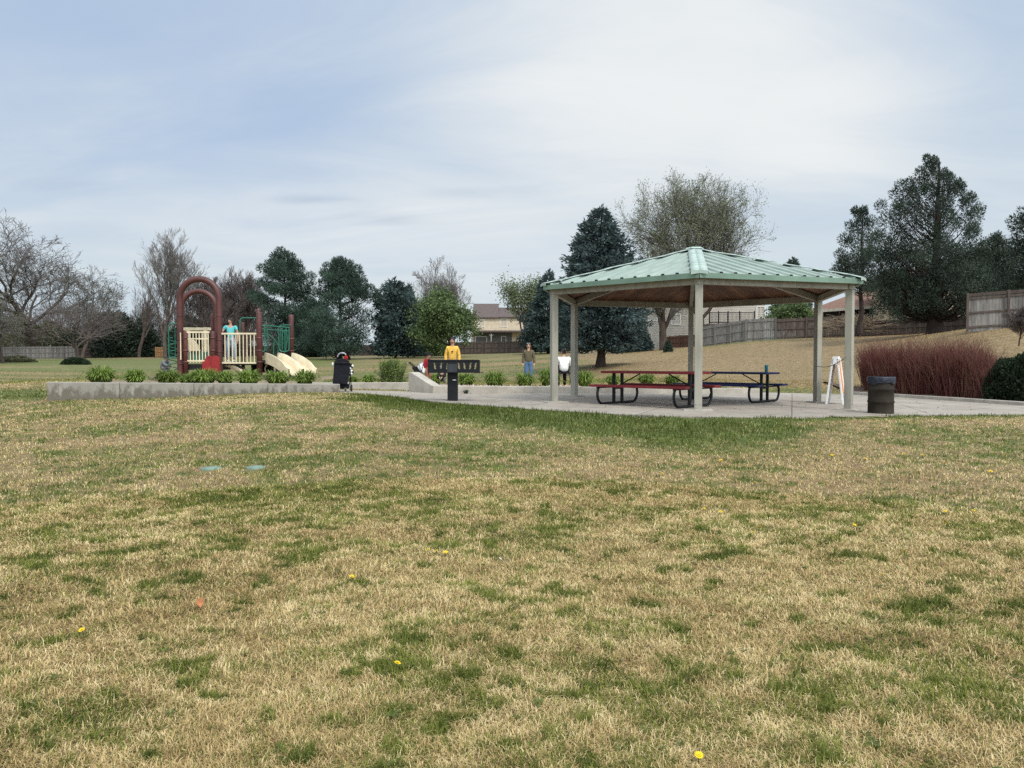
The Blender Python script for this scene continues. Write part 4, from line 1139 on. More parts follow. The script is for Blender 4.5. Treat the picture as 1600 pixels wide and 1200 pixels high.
def person(label, loc, rz, h, pose=None, skin='skin', top='yellow', sleeve='long', hem=None, legs='jeans', shoes='shoe', hair='hair', hairlen=0, hat=None, bulk=1.0, headturn=0.0, headscale=1.0, group=None, extra=None):
    J = {k: Vector(v) * h for k, v in {**POSE, **(pose or {})}.items()}
    t = thing('person', label, 'person', loc, rz, group)
    # one skinned body
    names = ['pelvis', 'waist', 'chest', 'neck', 'head', 'shL', 'elL', 'wrL', 'haL', 'shR', 'elR', 'wrR', 'haR', 'hiL', 'knL', 'anL', 'toL', 'hiR', 'knR', 'anR', 'toR']
    ed = [('pelvis', 'waist'), ('waist', 'chest'), ('chest', 'neck'), ('neck', 'head'), ('chest', 'shL'), ('shL', 'elL'), ('elL', 'wrL'), ('wrL', 'haL'), ('chest', 'shR'), ('shR', 'elR'), ('elR', 'wrR'), ('wrR', 'haR'),
          ('pelvis', 'hiL'), ('hiL', 'knL'), ('knL', 'anL'), ('anL', 'toL'), ('pelvis', 'hiR'), ('hiR', 'knR'), ('knR', 'anR'), ('anR', 'toR')]
    rad_ = dict(pelvis=(.085, .06), waist=(.072, .055), chest=(.085, .06), neck=.032, head=.045, hiL=.052, knL=.034, anL=.022, toL=.016, hiR=.052, knR=.034, anR=.022, toR=.016)
    for s_ in 'LR': rad_.update({'sh' + s_: .036, 'el' + s_: .026, 'wr' + s_: .018, 'ha' + s_: .019})
    ix = {n_: i for i, n_ in enumerate(names)}
    def sc_(r, k=1.0): return tuple(q * h * k for q in r) if isinstance(r, tuple) else r * h * k
    V, Fc = skin_mesh([J[n_] for n_ in names], [(ix[a], ix[b]) for a, b in ed], [sc_(rad_[n_]) for n_ in names])
    mb = MB(); mb.add(V, Fc, smooth=True)
    # head with face, merged into the body mesh
    hc = J['head']; hs = h * headscale; Rz = Matrix.Rotation(headturn, 3, 'Z')
    n_, m_ = 20, 14; HV = []
    for i in range(m_ + 1):
        ph = math.pi * i / m_
        for k in range(n_):
            a = 2 * math.pi * k / n_; x, y, z = math.sin(ph) * math.cos(a), math.sin(ph) * math.sin(a), -math.cos(ph)
            px_, py_, pz_ = x * .050, y * .060, z * .070
            if z < 0: px_ *= 1 + .28 * z; py_ *= 1 + .15 * z
            if y < 0:
                py_ += -.016 * math.exp(-((x / .20) ** 2 + ((z + .12) / .20) ** 2))       # nose
                py_ += .006 * (math.exp(-(((x - .42) / .2) ** 2 + ((z - .08) / .14) ** 2)) + math.exp(-(((x + .42) / .2) ** 2 + ((z - .08) / .14) ** 2)))
                py_ += -.006 * math.exp(-((x / .35) ** 2 + ((z + .85) / .2) ** 2))        # chin
            HV.append(hc + Rz @ (Vector((px_, py_, pz_)) * hs))
    mb.add(HV, [(i * n_ + k, i * n_ + (k + 1) % n_, (i + 1) * n_ + (k + 1) % n_, (i + 1) * n_ + k) for i in range(m_) for k in range(n_)], smooth=True)
    for s_ in (-1, 1):
        e = hc + Rz @ (Vector((s_ * .051, .004, -.005)) * hs); mb.ball(e, (.008 * hs, .012 * hs, .018 * hs), 8, 6)
    # fingers and thumb
    for s_, sg in (('L', 1), ('R', -1)):
        d = (J['ha' + s_] - J['wr' + s_]).normalized(); f = Vector((0, -1, 0)); f = (f - d * f.dot(d))
        f = f.normalized() if f.length > .1 else Vector((1, 0, 0)); side = d.cross(f).normalized()
        palm = J['ha' + s_]
        for q, ln_ in zip((-1.5, -.5, .5, 1.5), (.034, .040, .042, .036)):
            b0 = palm + f * (q * .0085 * h) + d * (.008 * h); c0 = b0 + d * (ln_ * .55 * h); e0 = c0 + (d * .8 - side * sg * .45).normalized() * (ln_ * .5 * h)
            mb.tube([b0, c0, e0], [.0052 * h, .0048 * h, .0036 * h], 6)
        b0 = palm + f * (.013 * h); c0 = b0 + (f * .8 + d * .6).normalized() * (.018 * h); mb.tube([b0, c0, c0 + (f * .25 + d).normalized() * (.016 * h)], [.0065 * h, .0058 * h, .0042 * h], 6)
    body = mb.build('body', M[skin], t)
    fm_ = MB()
    for s_ in (-1, 1):
        fm_.ball(hc + Rz @ (Vector((s_ * .0195, -.0515, .004)) * hs), (.0075 * hs, .004 * hs, .0045 * hs), 8, 6)
        fm_.bar(hc + Rz @ (Vector((s_ * .012, -.0555, .019)) * hs), hc + Rz @ (Vector((s_ * .029, -.050, .018)) * hs), .004 * hs, .003 * hs)
    fm_.bar(hc + Rz @ (Vector((-.014, -.057, -.034)) * hs), hc + Rz @ (Vector((.014, -.057, -.034)) * hs), .004 * hs, .0045 * hs)
    fm_.build('face', M['eye'], body)
    # top
    g = 1.22 * bulk
    hm = J['pelvis'] + (J['waist'] - J['pelvis']).normalized() * ((-.035 if hem is None else hem) * h)
    tv = [hm, J['waist'], J['chest'], J['neck'] * .97 + J['chest'] * .03]; te = [(0, 1), (1, 2), (2, 3)]; tr_ = [sc_((.084, .062), g), sc_((.076, .060), g), sc_((.080, .062), g), sc_(.046)]
    for s_ in 'LR':
        b = len(tv); tv += [J['sh' + s_]]; te += [(2, b)]; tr_ += [sc_(.038, g)]
        if sleeve == 'long':
            tv += [J['el' + s_], J['wr' + s_]]; te += [(b, b + 1), (b + 1, b + 2)]; tr_ += [sc_(.031, g), sc_(.025, g)]
        else:
            tv += [J['sh' + s_] * .45 + J['el' + s_] * .55]; te += [(b, b + 1)]; tr_ += [sc_(.034, g)]
    V, Fc = skin_mesh(tv, te, tr_)
    shirt = MB().add(V, Fc, smooth=True).build('shirt', M[top], t)
    # trousers
    g = 1.22
    dn = (J['waist'] - J['pelvis']).normalized()
    tv = [J['pelvis'] + dn * (.005 * h), J['pelvis'] + dn * (.06 * h)]; te = [(0, 1)]; tr_ = [sc_((.082, .060), 1.05), sc_((.074, .056), 1.05)]
    for s_ in 'LR':
        b = len(tv); tv += [J['hi' + s_], J['kn' + s_], J['an' + s_] * .96 + J['kn' + s_] * .04]; te += [(0, b), (b, b + 1), (b + 1, b + 2)]; tr_ += [sc_(.054, 1.12), sc_(.037, g), sc_(.029, g)]
    V, Fc = skin_mesh(tv, te, tr_); MB().add(V, Fc, smooth=True).build('trousers', M[legs], t)
    for s_ in 'LR':
        a, b = J['an' + s_], J['to' + s_]; q = b - a; q.z = 0; q = q.normalized() if q.length > 1e-4 else Vector((0, -1, 0))
        z0 = min(a.z - .045 * h, b.z - .018 * h)
        base = Vector((a.x, a.y, z0)); V, Fc = skin_mesh([base + Vector((0, 0, .024 * h)) - q * .02 * h, base + q * .03 * h + Vector((0, 0, .022 * h)), base + q * .095 * h + Vector((0, 0, .016 * h))], [(0, 1), (1, 2)], [.027 * h, .027 * h, .018 * h])
        MB().add(V, Fc, smooth=True).build('shoe', M[shoes], t)
    # hair
    if hair:
        HM = MB(); HV = []; n_, m_ = 20, 10
        for i in range(m_ + 1):
            ph = math.pi * (.5 + .5 * i / m_)
            for k in range(n_):
                a = 2 * math.pi * k / n_; front = max(0, -math.sin(a))
                lo = -.35 * (1 - front) + .42 * front; zf = -math.cos(ph); z = lo + (1 - lo) * zf
                rr = math.sqrt(max(0, 1 - z * z)) if z > -.999 else 0
                HV.append(hc + Rz @ (Vector((rr * math.cos(a) * .055, rr * math.sin(a) * .065 + .003, z * .077)) * hs * (1 + .03 * math.sin(7 * a + 3 * i))))
        HM.add(HV, [(i * n_ + k, i * n_ + (k + 1) % n_, (i + 1) * n_ + (k + 1) % n_, (i + 1) * n_ + k) for i in range(m_) for k in range(n_)], smooth=True)
        if hairlen > 0:
            for k in range(46):
                a = math.radians(0 + 180 * k / 45); r0 = Vector((.052 * math.cos(a), .06 * math.sin(a), .01)) * hs
                e = Vector((.075 * math.cos(a), .05 * math.sin(a) + .02, -hairlen * (1 + .15 * math.sin(k * 3)))) * hs
                HM.tube([hc + Rz @ r0, hc + Rz @ (r0 * .5 + e * .5 + Vector((0, .008 * hs, 0))), hc + Rz @ e], [.010 * hs, .012 * hs, .006 * hs], 5)
        if hairlen < 0:        # tied up in a bun
            HM.ball(hc + Rz @ (Vector((.01, .062, .045)) * hs), .034 * hs, 12, 8)
        HM.build('hair', M[hair], body)
    if hat:
        kind, hm_ = hat; base = hc + Vector((0, 0, .028 * hs))
        pr = [(.058, 0), (.060, .02), (.052, .045), (.03, .056), (0, .058)]
        if kind == 'brim': pr = [(.105, -.008), (.107, -.002), (.062, .004)] + pr[1:]
        o = MB().lathe([(r * hs, z * hs) for r, z in pr], base, 22).build('hat', M[hm_], t)
        if kind == 'cap': MB().lathe([(.0, 0), (.05 * hs, 0), (.05 * hs, .004 * hs), (0, .004 * hs)], base + Rz @ Vector((0, -.055 * hs, .002)), 14).build('peak', M[hm_], o)
    return t, shirt, J
def ground_obj(px, py, Y): p = P(px, py, Y); p.z = G(p.x, p.y); return p
# man in yellow behind the grill
p = P(707, 560, 25.5); p.z = P(707, 527, 25.5).z - 1.70 * .998
ptop = P(707, 527, 25.5).z
hman = ptop - (G(p.x, p.y) + .02); p.z = G(p.x, p.y) + .02
t, shirt, J = person('man in a yellow sweatshirt standing behind the grill', p, math.radians(4), hman, bulk=.95, headturn=math.radians(-12), skin='skin_dark', top='yellow', legs='blackcloth', shoes='blackcloth', hem=-.05,
       pose=dict(shL=(.095, .005, .80), shR=(-.095, .005, .80), elL=(.132, .02, .64), wrL=(.135, -.02, .50), haL=(.135, -.035, .45), elR=(-.132, .02, .64), wrR=(-.135, -.02, .50), haR=(-.135, -.035, .45)))
cz = J['chest'].z - .02 * hman
mb = MB(); mb.lathe([(0, 0), (.032, 0), (.032, .006), (0, .006)], (0, 0, 0), 14, smooth=False)
V = [Matrix.Rotation(math.radians(90), 3, 'X') @ Vector(v) + Vector((-.005, -.080 * hman, cz)) for v in mb.v]; m2 = MB(); m2.add(V, mb.f); m2.build('emblem', M['eye'], shirt)
# girl on the bridge deck
gp_ = Vector((PX(361, PY_ + .45), PY_ + .45, PLAY_Z + dz + .055)); hg = P(361, 496.5, gp_.y).z - gp_.z
person('girl in a teal t-shirt and pale jeans standing on the play deck', gp_, math.radians(8), hg, top='teal', sleeve='short', legs='ltjeans', hair='hair', hairlen=.10, headturn=math.radians(-38), shoes='white', bulk=.95,
       pose=dict(elR=(-.19, -.03, .665), wrR=(-.225, -.14, .55), haR=(-.23, -.175, .535), elL=(.15, .02, .64), wrL=(.16, -.03, .50), haL=(.16, -.05, .45)))
# toddler in red on the wing wall
tp = P(668, 598.5, 23.4); zk = kt[0] + .004; tp.z = zk + .0; ht = P(668, 551, 23.4).z - tp.z
person('toddler in a red shirt and brimmed hat standing by the wing wall', tp, math.radians(60), ht, top='redshirt', legs='rustpants', hat=('brim', 'blackcloth'), bulk=1.25, headscale=1.35, shoes='blackcloth', headturn=math.radians(10),
       pose=dict(head=(0, -.02, .90), neck=(0, .0, .80), shL=(.105, 0, .77), shR=(-.105, 0, .77), chest=(0, 0, .70), knL=(.06, -.05, .26), anL=(.06, -.03, .045), toL=(.062, -.11, .018), anR=(-.06, .07, .045), toR=(-.062, -.01, .018), knR=(-.06, .0, .27), wrL=(.15, -.06, .50), haL=(.15, -.08, .45)))
# crouching child behind the grill post
cp = P(691, 603, 24.3); zc = kt[0] - .07; cp.z = zc; hc_ = .98
person('child in a grey hat and dark jacket crouching behind the grill post', cp, math.radians(-8), hc_, top='blackcloth', legs='greycloth', hat=('cap', 'greycloth'), bulk=1.15, headscale=1.3, shoes='blackcloth', hair=None,
       pose=dict(pelvis=(0, .05, .17), waist=(0, .03, .25), chest=(0, -.01, .33), neck=(0, -.03, .42), head=(0, -.05, .50), shL=(.10, -.02, .40), shR=(-.10, -.02, .40), elL=(.12, -.14, .30), elR=(-.12, -.14, .30), wrL=(.04, -.22, .26), wrR=(-.04, -.22, .26), haL=(.02, -.25, .23), haR=(-.02, -.25, .23),
                 hiL=(.06, .03, .16), hiR=(-.06, .03, .16), knL=(.10, -.17, .26), knR=(-.10, -.17, .26), anL=(.09, -.05, .045), anR=(-.09, -.05, .045), toL=(.10, -.14, .018), toR=(-.10, -.14, .018)))
# woman in the olive hoodie
wp = ground_obj(826, 600, 30.3); hw = P(826, 535.5, 30.3).z - wp.z
t, shirt, J = person('woman in an olive hoodie and blue jeans on the lawn behind the planter', wp, math.radians(-6), hw, top='olive', legs='jeans', hair='hair_brown', hairlen=.16, bulk=1.06, hem=-.045,
       pose=dict(shL=(.095, .005, .80), shR=(-.095, .005, .80), elL=(.13, .02, .64), wrL=(.135, -.02, .50), haL=(.135, -.035, .45), elR=(-.13, .02, .64), wrR=(-.135, -.02, .50), haR=(-.135, -.035, .45)))
mb = MB()
for s_ in (-1, 1): mb.ball(J['head'] + Vector((s_ * .024, -.045, .055)) * hw, (.019 * hw, .008 * hw, .012 * hw), 10, 6)
mb.bar(J['head'] + Vector((-.05, -.04, .056)) * hw, J['head'] + Vector((.05, -.04, .056)) * hw, .006, .006)
mb.build('sunglasses', M['grey_metal'], t)
# seated person in white with folding chair
sp2 = ground_obj(880.5, 598, 26.3); zs = P(880.5, 582, 26.3).z; zhd = P(880.5, 545, 26.3).z
hsn = 1.62; base_z = zhd - (.92) * hsn * .86
sp2.z = G(sp2.x, sp2.y)
ch = thing('folding_chair', 'black folding chair under the person in white behind the left posts', 'chair', sp2, math.radians(8))
seat_h = zs - sp2.z - .02
MB().box((0, 0, seat_h), (.50, .46, .03)).build('seat', M['blackcloth'], ch, bevel=.01)
MB().box((0, .25, seat_h + .14), (.50, .03, .26), Matrix.Rotation(.15, 3, 'X')).build('backrest', M['blackcloth'], ch, bevel=.01)
for sx in (-.24, .24):
    MB().tube([(sx, .24, 0), (sx, -.22, seat_h + .01)], .013, 8).build('leg', M['black'], ch)
    MB().tube([(sx, -.24, 0), (sx, .22, seat_h + .0), (sx, .28, seat_h + .30)], .013, 8).build('leg', M['black'], ch)
    MB().bar((sx, -.22, seat_h + .20), (sx, .27, seat_h + .22), .04, .025).build('armrest', M['black'], ch)
sh_ = seat_h / hsn
zt_ = (zhd - sp2.z) / hsn
def up_(z): return sh_ + .045 + (z - .53) * (zt_ - sh_ - .045) / (1.0 - .53)
person('person in a white top sitting turned away in a black folding chair', sp2, math.radians(188), hsn, top='whitetop', legs='blackcloth', hair='hair', hairlen=-1, bulk=1.15, shoes='blackcloth', headturn=math.radians(30),
       pose=dict(pelvis=(0, .04, up_(.53)), waist=(0, .04, up_(.62)), chest=(0, .02, up_(.73)), neck=(0, .01, up_(.825)), head=(0, -.01, up_(.925)), shL=(.115, .01, up_(.80)), shR=(-.115, .01, up_(.80)), elL=(.15, -.02, up_(.66)), elR=(-.15, -.02, up_(.66)), wrL=(.12, -.14, up_(.62)), wrR=(-.12, -.14, up_(.62)), haL=(.10, -.18, up_(.62)), haR=(-.10, -.18, up_(.62)),
                 hiL=(.055, .02, sh_ + .03), hiR=(-.055, .02, sh_ + .03), knL=(.07, -.22, sh_ + .035), knR=(-.07, -.22, sh_ + .035), anL=(.07, -.22, .045), anR=(-.07, -.22, .045), toL=(.075, -.31, .018), toR=(-.075, -.31, .018)))
# figure in grey stooping by the spiral climber
fp = Vector((PX(256.5, 27.2), 27.2, 0)); fp.z = G(fp.x, fp.y) + .06; hf = 1.15
zt_ = P(256, 557.5, 27.2).z - fp.z; k_ = zt_ / (hf * .62)
person('person in grey clothes stooping beside the spiral climber', fp, math.radians(70), hf * k_, top='greycloth', legs='greycloth', hair='hair', bulk=1.2, shoes='blackcloth',
       pose=dict(pelvis=(0, .06, .26), waist=(0, .03, .33), chest=(0, -.03, .43), neck=(0, -.07, .50), head=(0, -.10, .56), shL=(.11, -.05, .48), shR=(-.11, -.05, .48), elL=(.13, -.15, .37), elR=(-.13, -.15, .37), wrL=(.07, -.24, .33), wrR=(-.07, -.24, .33), haL=(.06, -.28, .31), haR=(-.06, -.28, .31),
                 hiL=(.055, .05, .25), hiR=(-.055, .05, .25), knL=(.08, -.13, .29), knR=(-.08, -.13, .29), anL=(.07, -.02, .045), anR=(-.07, -.02, .045), toL=(.075, -.11, .018), toR=(-.075, -.11, .018)))

# ------------------------------------------------------------------ strollers
q = padpt(537, 611.5); s = q.y / F_PX
st = thing('stroller', 'tall black stroller hung with bags beside the end of the long wall', 'stroller', q, math.radians(6))
hS = P(537, 548, q.y).z - q.z
def Z(py): return P(537, py, q.y).z - q.z
def X(px): return (px - 537) * s
mb = MB()
for sx in (-1, 1):
    mb.tube([(sx * .17, -.18, .10), (sx * .19, .05, .45), (sx * .22, -.22, Z(571))], .014, 8)
    mb.tube([(sx * .19, .12, .42), (sx * .17, .42, .10)], .014, 8)
mb.tube([(-.22, -.22, Z(571)), (-.21, -.30, Z(567)), (.21, -.30, Z(567)), (.22, -.22, Z(571))], .016, 8)
mb.build('frame', M['black'], st)
V, Fc = [], []
# hanging seat back: padded sheet, wider at the shoulders, slightly askew like the photo
def padded(outline, y0, y1, name, m, parent=st):
    mbx = MB(); mbx.slab(outline, 'y', y0, y1); return mbx.build(name, m, parent, bevel=.025)
padded([(X(521.5), Z(599)), (X(543.5), Z(600.5)), (X(548.5), Z(575)), (X(546.5), Z(563.5)), (X(540), Z(560.5)), (X(530), Z(560.5)), (X(524.5), Z(564)), (X(523), Z(585))], -.26, -.10, 'seat_back', M['blackcloth'])
V = []; nU, nVv = 14, 10                      # folded hood
for i in range(nVv + 1):
    a = math.pi * .5 * i / nVv
    for k in range(nU + 1):
        b = math.pi * k / nU
        V.append((X(537.5) + .20 * math.cos(b) * (.55 + .45 * math.cos(a)) * (1 + .05 * math.sin(5 * a)), -.12 + .22 * math.sin(a) - .10 * math.sin(b), Z(562.5) + .24 * math.sin(b) * (.8 + .2 * math.cos(a))))
hd = MB().add(V, [(i * (nU + 1) + k, (i + 1) * (nU + 1) + k, (i + 1) * (nU + 1) + k + 1, i * (nU + 1) + k + 1) for i in range(nVv) for k in range(nU)], smooth=True).build('hood', M['blackcloth'], st)
hb = MB(); hb.tube(arc((X(536.5), -.235, Z(558.5)), .13, math.radians(35), math.radians(175), 8), .022, 8); hb.tube([(X(536), -.245, Z(552.2)), (X(541), -.24, Z(552))], .018, 6)
hb.build('hood_piping', M['grey_metal'], hd)
MB().ball((X(542.5), -.24, Z(559)), (.06, .03, .07), 10, 8).build('red_pouch', M['redshirt'], hd)
bg_ = MB()
for i in range(9): bg_.ball((X(549.8 + 2.2 * math.sin(i * 1.3)), -.20, Z(569.5 + i * 2.0)), (.034, .03, .036), 8, 6, mi=i % 2)
bgo = bg_.build('spotted_bag', [M['blackcloth'], M['white']], st)
MB().ball((X(521.8), -.18, Z(569)), (.028, .03, .05), 8, 6).build('white_strap', M['white'], st)
MB().box((X(538), .02, Z(603.5)), (.26, .36, .14)).build('basket', M['blackcloth'], st, bevel=.03)
for (px, y, r, w) in ((540.8, -.17, .07, .05), (549.4, -.02, .10, .04), (524, .36, .09, .04), (546, .40, .09, .04)):
    wh = MB(); wh.tube([(X(px), y + r * .80 * math.cos(a), r + r * .78 * math.sin(a)) for a in np.linspace(0, 2 * math.pi, 21)[:-1]], r * .22, 8, closed=True)
    w_ = wh.build('wheel', M['tyre'], st)
    hb = MB(); hb.tube([(X(px) - w / 2, y, r), (X(px) + w / 2, y, r)], r * .55, 12); hb.build('rim', M['grey_metal'], w_)

q = ground_obj(655, 590, 25.4); s2 = q.y / F_PX
st2 = thing('stroller', 'white canopied stroller with black frame behind the wing wall', 'stroller', q)
def X2(px): return (px - 655) * s2
def Z2(py): return P(655, py, q.y).z - q.z
mb = MB()
for y in (-.22, .22):
    mb.tube([(X2(668), y, .10), (X2(646), y, Z2(572)), (X2(640.5), y, Z2(566.5))], .016, 8); mb.tube([(X2(650), y, .10), (X2(660), y, Z2(578))], .014, 8)
mb.tube([(X2(640.5), -.22, Z2(566.5)), (X2(640.5), .22, Z2(566.5))], .022, 8); mb.tube([(X2(646.5), -.22, Z2(572)), (X2(646.5), .22, Z2(572))], .016, 8)
mb.build('frame', M['black'], st2)
mbx = MB(); mbx.slab([(X2(652), Z2(573)), (X2(655.5), Z2(567.5)), (X2(664), Z2(564.5)), (X2(671), Z2(570)), (X2(669), Z2(583)), (X2(660), Z2(584))], 'y', -.20, .20); mbx.build('canopy', M['whitetop'], st2, bevel=.06)
mbx = MB()
for yy in (-.21, .21):
    mbx.tube([(X2(652.5), yy, Z2(573)), (X2(656), yy, Z2(567.7)), (X2(663.5), yy, Z2(565)), (X2(670), yy, Z2(570))], .012, 6)
    mbx.tube([(X2(660), yy, Z2(583.5)), (X2(661), yy, Z2(575)), (X2(663.5), yy, Z2(565))], .012, 6)
    mbx.tube([(X2(660), yy, Z2(583.5)), (X2(658), yy, Z2(576)), (X2(656), yy, Z2(567.7))], .010, 6)
mbx.build('canopy_ribs', M['greycloth'], st2)
padded([(X2(644), Z2(574)), (X2(652), Z2(572)), (X2(660), Z2(585)), (X2(653), Z2(588))], -.16, .16, 'seat_back', M['blackcloth'], st2)
for px in (650, 668):
    for y in (-.22, .22):
        wh = MB(); wh.tube([(X2(px) + .075 * math.cos(a), y, .09 + .075 * math.sin(a)) for a in np.linspace(0, 2 * math.pi, 17)[:-1]], .016, 6, closed=True); wh.tube([(X2(px), y - .015, .09), (X2(px), y + .015, .09)], .05, 10)
        wh.build('wheel', M['tyre'], st2)

# ------------------------------------------------------------------ vegetation builders
def frusta(segs, name, m, parent, tintf=None):
    """segs: list of (p, q, r0, r1); joined tapered tubes"""
    if not segs: return None
    A = np.array([s[0] for s in segs], float); B = np.array([s[1] for s in segs], float)
    r0 = np.array([s[2] for s in segs]); r1 = np.array([s[3] for s in segs])
    big = r0 > np.quantile(r0, .985) * .6 if len(segs) > 200 else np.ones(len(segs), bool)
    big = (r0 > .05) | big
    Vs, Fs, base = [], [], 0
    for sel, n in ((big, 7), (~big, 3)):
        if not sel.any(): continue
        a, b, ra, rb_ = A[sel], B[sel], r0[sel], r1[sel]
        d = b - a; L_ = np.linalg.norm(d, axis=1, keepdims=True) + 1e-9; d /= L_
        ref = np.where(np.abs(d[:, 2:3]) < .9, np.array([[0, 0, 1.]]), np.array([[1., 0, 0]]))
        u = np.cross(d, ref); u /= np.linalg.norm(u, axis=1, keepdims=True); v = np.cross(d, u)
        t = 2 * np.pi * np.arange(n) / n
        ring = u[:, None] * np.cos(t)[None, :, None] + v[:, None] * np.sin(t)[None, :, None]
        ext = np.minimum(ra, L_[:, 0] * .2)[:, None] * d          # run joints into each other
        V = np.concatenate([(a - ext * .5)[:, None] + ring * ra[:, None, None], (b + ext * .3)[:, None] + ring * rb_[:, None, None]], 1)
        k = np.arange(n)
        f = np.stack([k, (k + 1) % n, n + (k + 1) % n, n + k], 1)
        Fs.append((f[None] + base + (np.arange(len(a)) * 2 * n)[:, None, None]).reshape(-1, 4)); Vs.append(V.reshape(-1, 3)); base += len(a) * 2 * n
    V = np.concatenate(Vs)
    tint = None if tintf is None else tintf(len(np.concatenate(Fs)))
    return link(name, fast_mesh(name, V, Fs, tint=tint, smooth=True), m, parent)
def cards(C, D, ln, wd, rng, name, m, parent, tint=None, fold=0.0):
    """leaf-sized diamonds at C pointing along D"""
    n = len(C); D = D / (np.linalg.norm(D, axis=1, keepdims=True) + 1e-9)
    rnd = rng.normal(size=(n, 3)); S = np.cross(D, rnd); S /= np.linalg.norm(S, axis=1, keepdims=True) + 1e-9
    ln = np.broadcast_to(ln, n)[:, None] * (.7 + .6 * rng.random((n, 1))); wd = np.broadcast_to(wd, n)[:, None] * (.7 + .6 * rng.random((n, 1)))
    V = np.stack([C, C + D * ln * .45 + S * wd * .5, C + D * ln, C + D * ln * .45 - S * wd * .5], 1)
    f = np.arange(n * 4).reshape(n, 4)
    if tint is None: tint = .7 + .6 * rng.random(n)
    return link(name, fast_mesh(name, V.reshape(-1, 3), [f], tint=tint), m, parent)
def grow(seed, levels=5, ang=(28, 50), up=.10, wig=.16, kids=1, ratio=.68, start=.30, trunk_len=1.0, trunk_frac=1.0, nseg=6, fork=True, taper=.55, drop=0.0):
    """branch skeleton in unit size; returns segments (p, q, r0, r1, level) and twig tips"""
    R = random.Random(seed); segs = []; tips = []
    def norm(v):
        l = math.sqrt(v[0] ** 2 + v[1] ** 2 + v[2] ** 2) or 1; return (v[0] / l, v[1] / l, v[2] / l)
    def tilt(d, a, az):
        ref = (0, 0, 1) if abs(d[2]) < .9 else (1, 0, 0)
        u = norm((d[1] * ref[2] - d[2] * ref[1], d[2] * ref[0] - d[0] * ref[2], d[0] * ref[1] - d[1] * ref[0]))
        v = (d[1] * u[2] - d[2] * u[1], d[2] * u[0] - d[0] * u[2], d[0] * u[1] - d[1] * u[0])
        c, s = math.cos(a), math.sin(a); x, y = math.cos(az) * s, math.sin(az) * s
        return tuple(d[i] * c + u[i] * x + v[i] * y for i in range(3))
    def br(p, d, Ln, r, lev, az0):
        n = nseg if lev <= 1 else (4 if lev <= 3 else 3)
        az = az0
        for i in range(n):
            t = (i + 1) / n
            u_ = up if lev > 0 else .05
            d = norm((d[0] + R.gauss(0, wig), d[1] + R.gauss(0, wig), d[2] + R.gauss(0, wig) * .6 + u_ - drop * max(0, lev - 2)))
            q = (p[0] + d[0] * Ln / n, p[1] + d[1] * Ln / n, p[2] + d[2] * Ln / n)
            r2 = r * (1 - (1 - taper) / n)
            segs.append((p, q, r, r2, lev)); p, r = q, r2
            if lev < levels and t > start:
                for _ in range(kids if lev else kids + 1):
                    az += 2.4 + R.uniform(-.5, .5)
                    a = math.radians(R.uniform(*ang)); cd = tilt(d, a, az)
                    k = ratio * R.uniform(.75, 1.2) * (1.15 - .35 * t if lev == 0 else 1.1 - .3 * t)
                    br(p, cd, Ln * k, r * R.uniform(.45, .65), lev + 1, R.uniform(0, 6.28))
        tips.append((p, d))
    br((0, 0, 0), (0, 0, 1), trunk_len, .05, 0, R.uniform(0, 6.28))
    return segs, tips
def fit(segs, tips, h, w, r_trunk, rmin):
    """scale a skeleton to height h and half-width w (robust extents)"""
    Q = np.array([s[1] for s in segs]); zt_ = np.quantile(Q[:, 2], .998); cx_ = 0
    rr = np.quantile(np.abs(Q[:, 0]), .965)
    sz, sxy = h / zt_, w / rr
    k = r_trunk / segs[0][2]
    def T(p): return (p[0] * sxy, p[1] * sxy, p[2] * sz)
    S = [(T(p), T(q), max(r0 * k, rmin), max(r1 * k, rmin), lev) for p, q, r0, r1, lev in segs]
    return S, [(T(p), d) for p, d in tips]
def place(px, base_py, Y):
    p = P(px, base_py, Y); return p
def tree_root(name, label, px, base_py, Y, group=None, z_ground=True, cat='tree'):
    p = P(px, base_py, Y)
    if z_ground: p.z = min(p.z, G(p.x, p.y)) if base_py > 540 else p.z
    return thing(name, label, cat, p, 0, group)

def bare_tree(label, px, base_py, Y, top_py, hw, seed, m='twig', trunk_m='bark', leaf=None, nleaf=0, leafsize=.12, rt=None, name='bare_tree', rmin=None, lean=0, **kw):
    root = tree_root(name, label, px, base_py, Y)
    h = P(px, top_py, Y).z - root.location.z; w = hw * Y / F_PX
    S, T = grow(seed, **kw); rt = rt or h * .022
    rmin = rmin or .0085 * (Y / 100) ** .5 * 1.25
    S, T = fit(S, T, h, w, rt, rmin)
    frusta([s[:4] for s in S if s[4] <= 1], 'trunk', M[trunk_m], root)
    frusta([s[:4] for s in S if s[4] > 1], 'crown', M[m], root)
    if nleaf:
        rng = np.random.default_rng(seed); tp_ = np.array([t[0] for t in T]); td = np.array([t[1] for t in T])
        i = rng.integers(0, len(tp_), nleaf); s = leafsize
        C = tp_[i] + rng.normal(0, s * 1.6, (nleaf, 3)) - td[i] * (rng.random((nleaf, 1)) * s * 5)
        lum = .8 + .5 * vnoise(C[:, 0] * .9 + C[:, 1] * .4, C[:, 2] * .9, seed)
        cards(C, td[i] * .5 + rng.normal(0, .8, (nleaf, 3)), s, s * .6, rng, 'leaves', M[leaf], root, tint=lum * (.75 + .5 * rng.random(nleaf)))
    return root
def profile(pts):
    z = [p[0] for p in pts]; r = [p[1] for p in pts]
    return lambda t: np.interp(t, z, r)
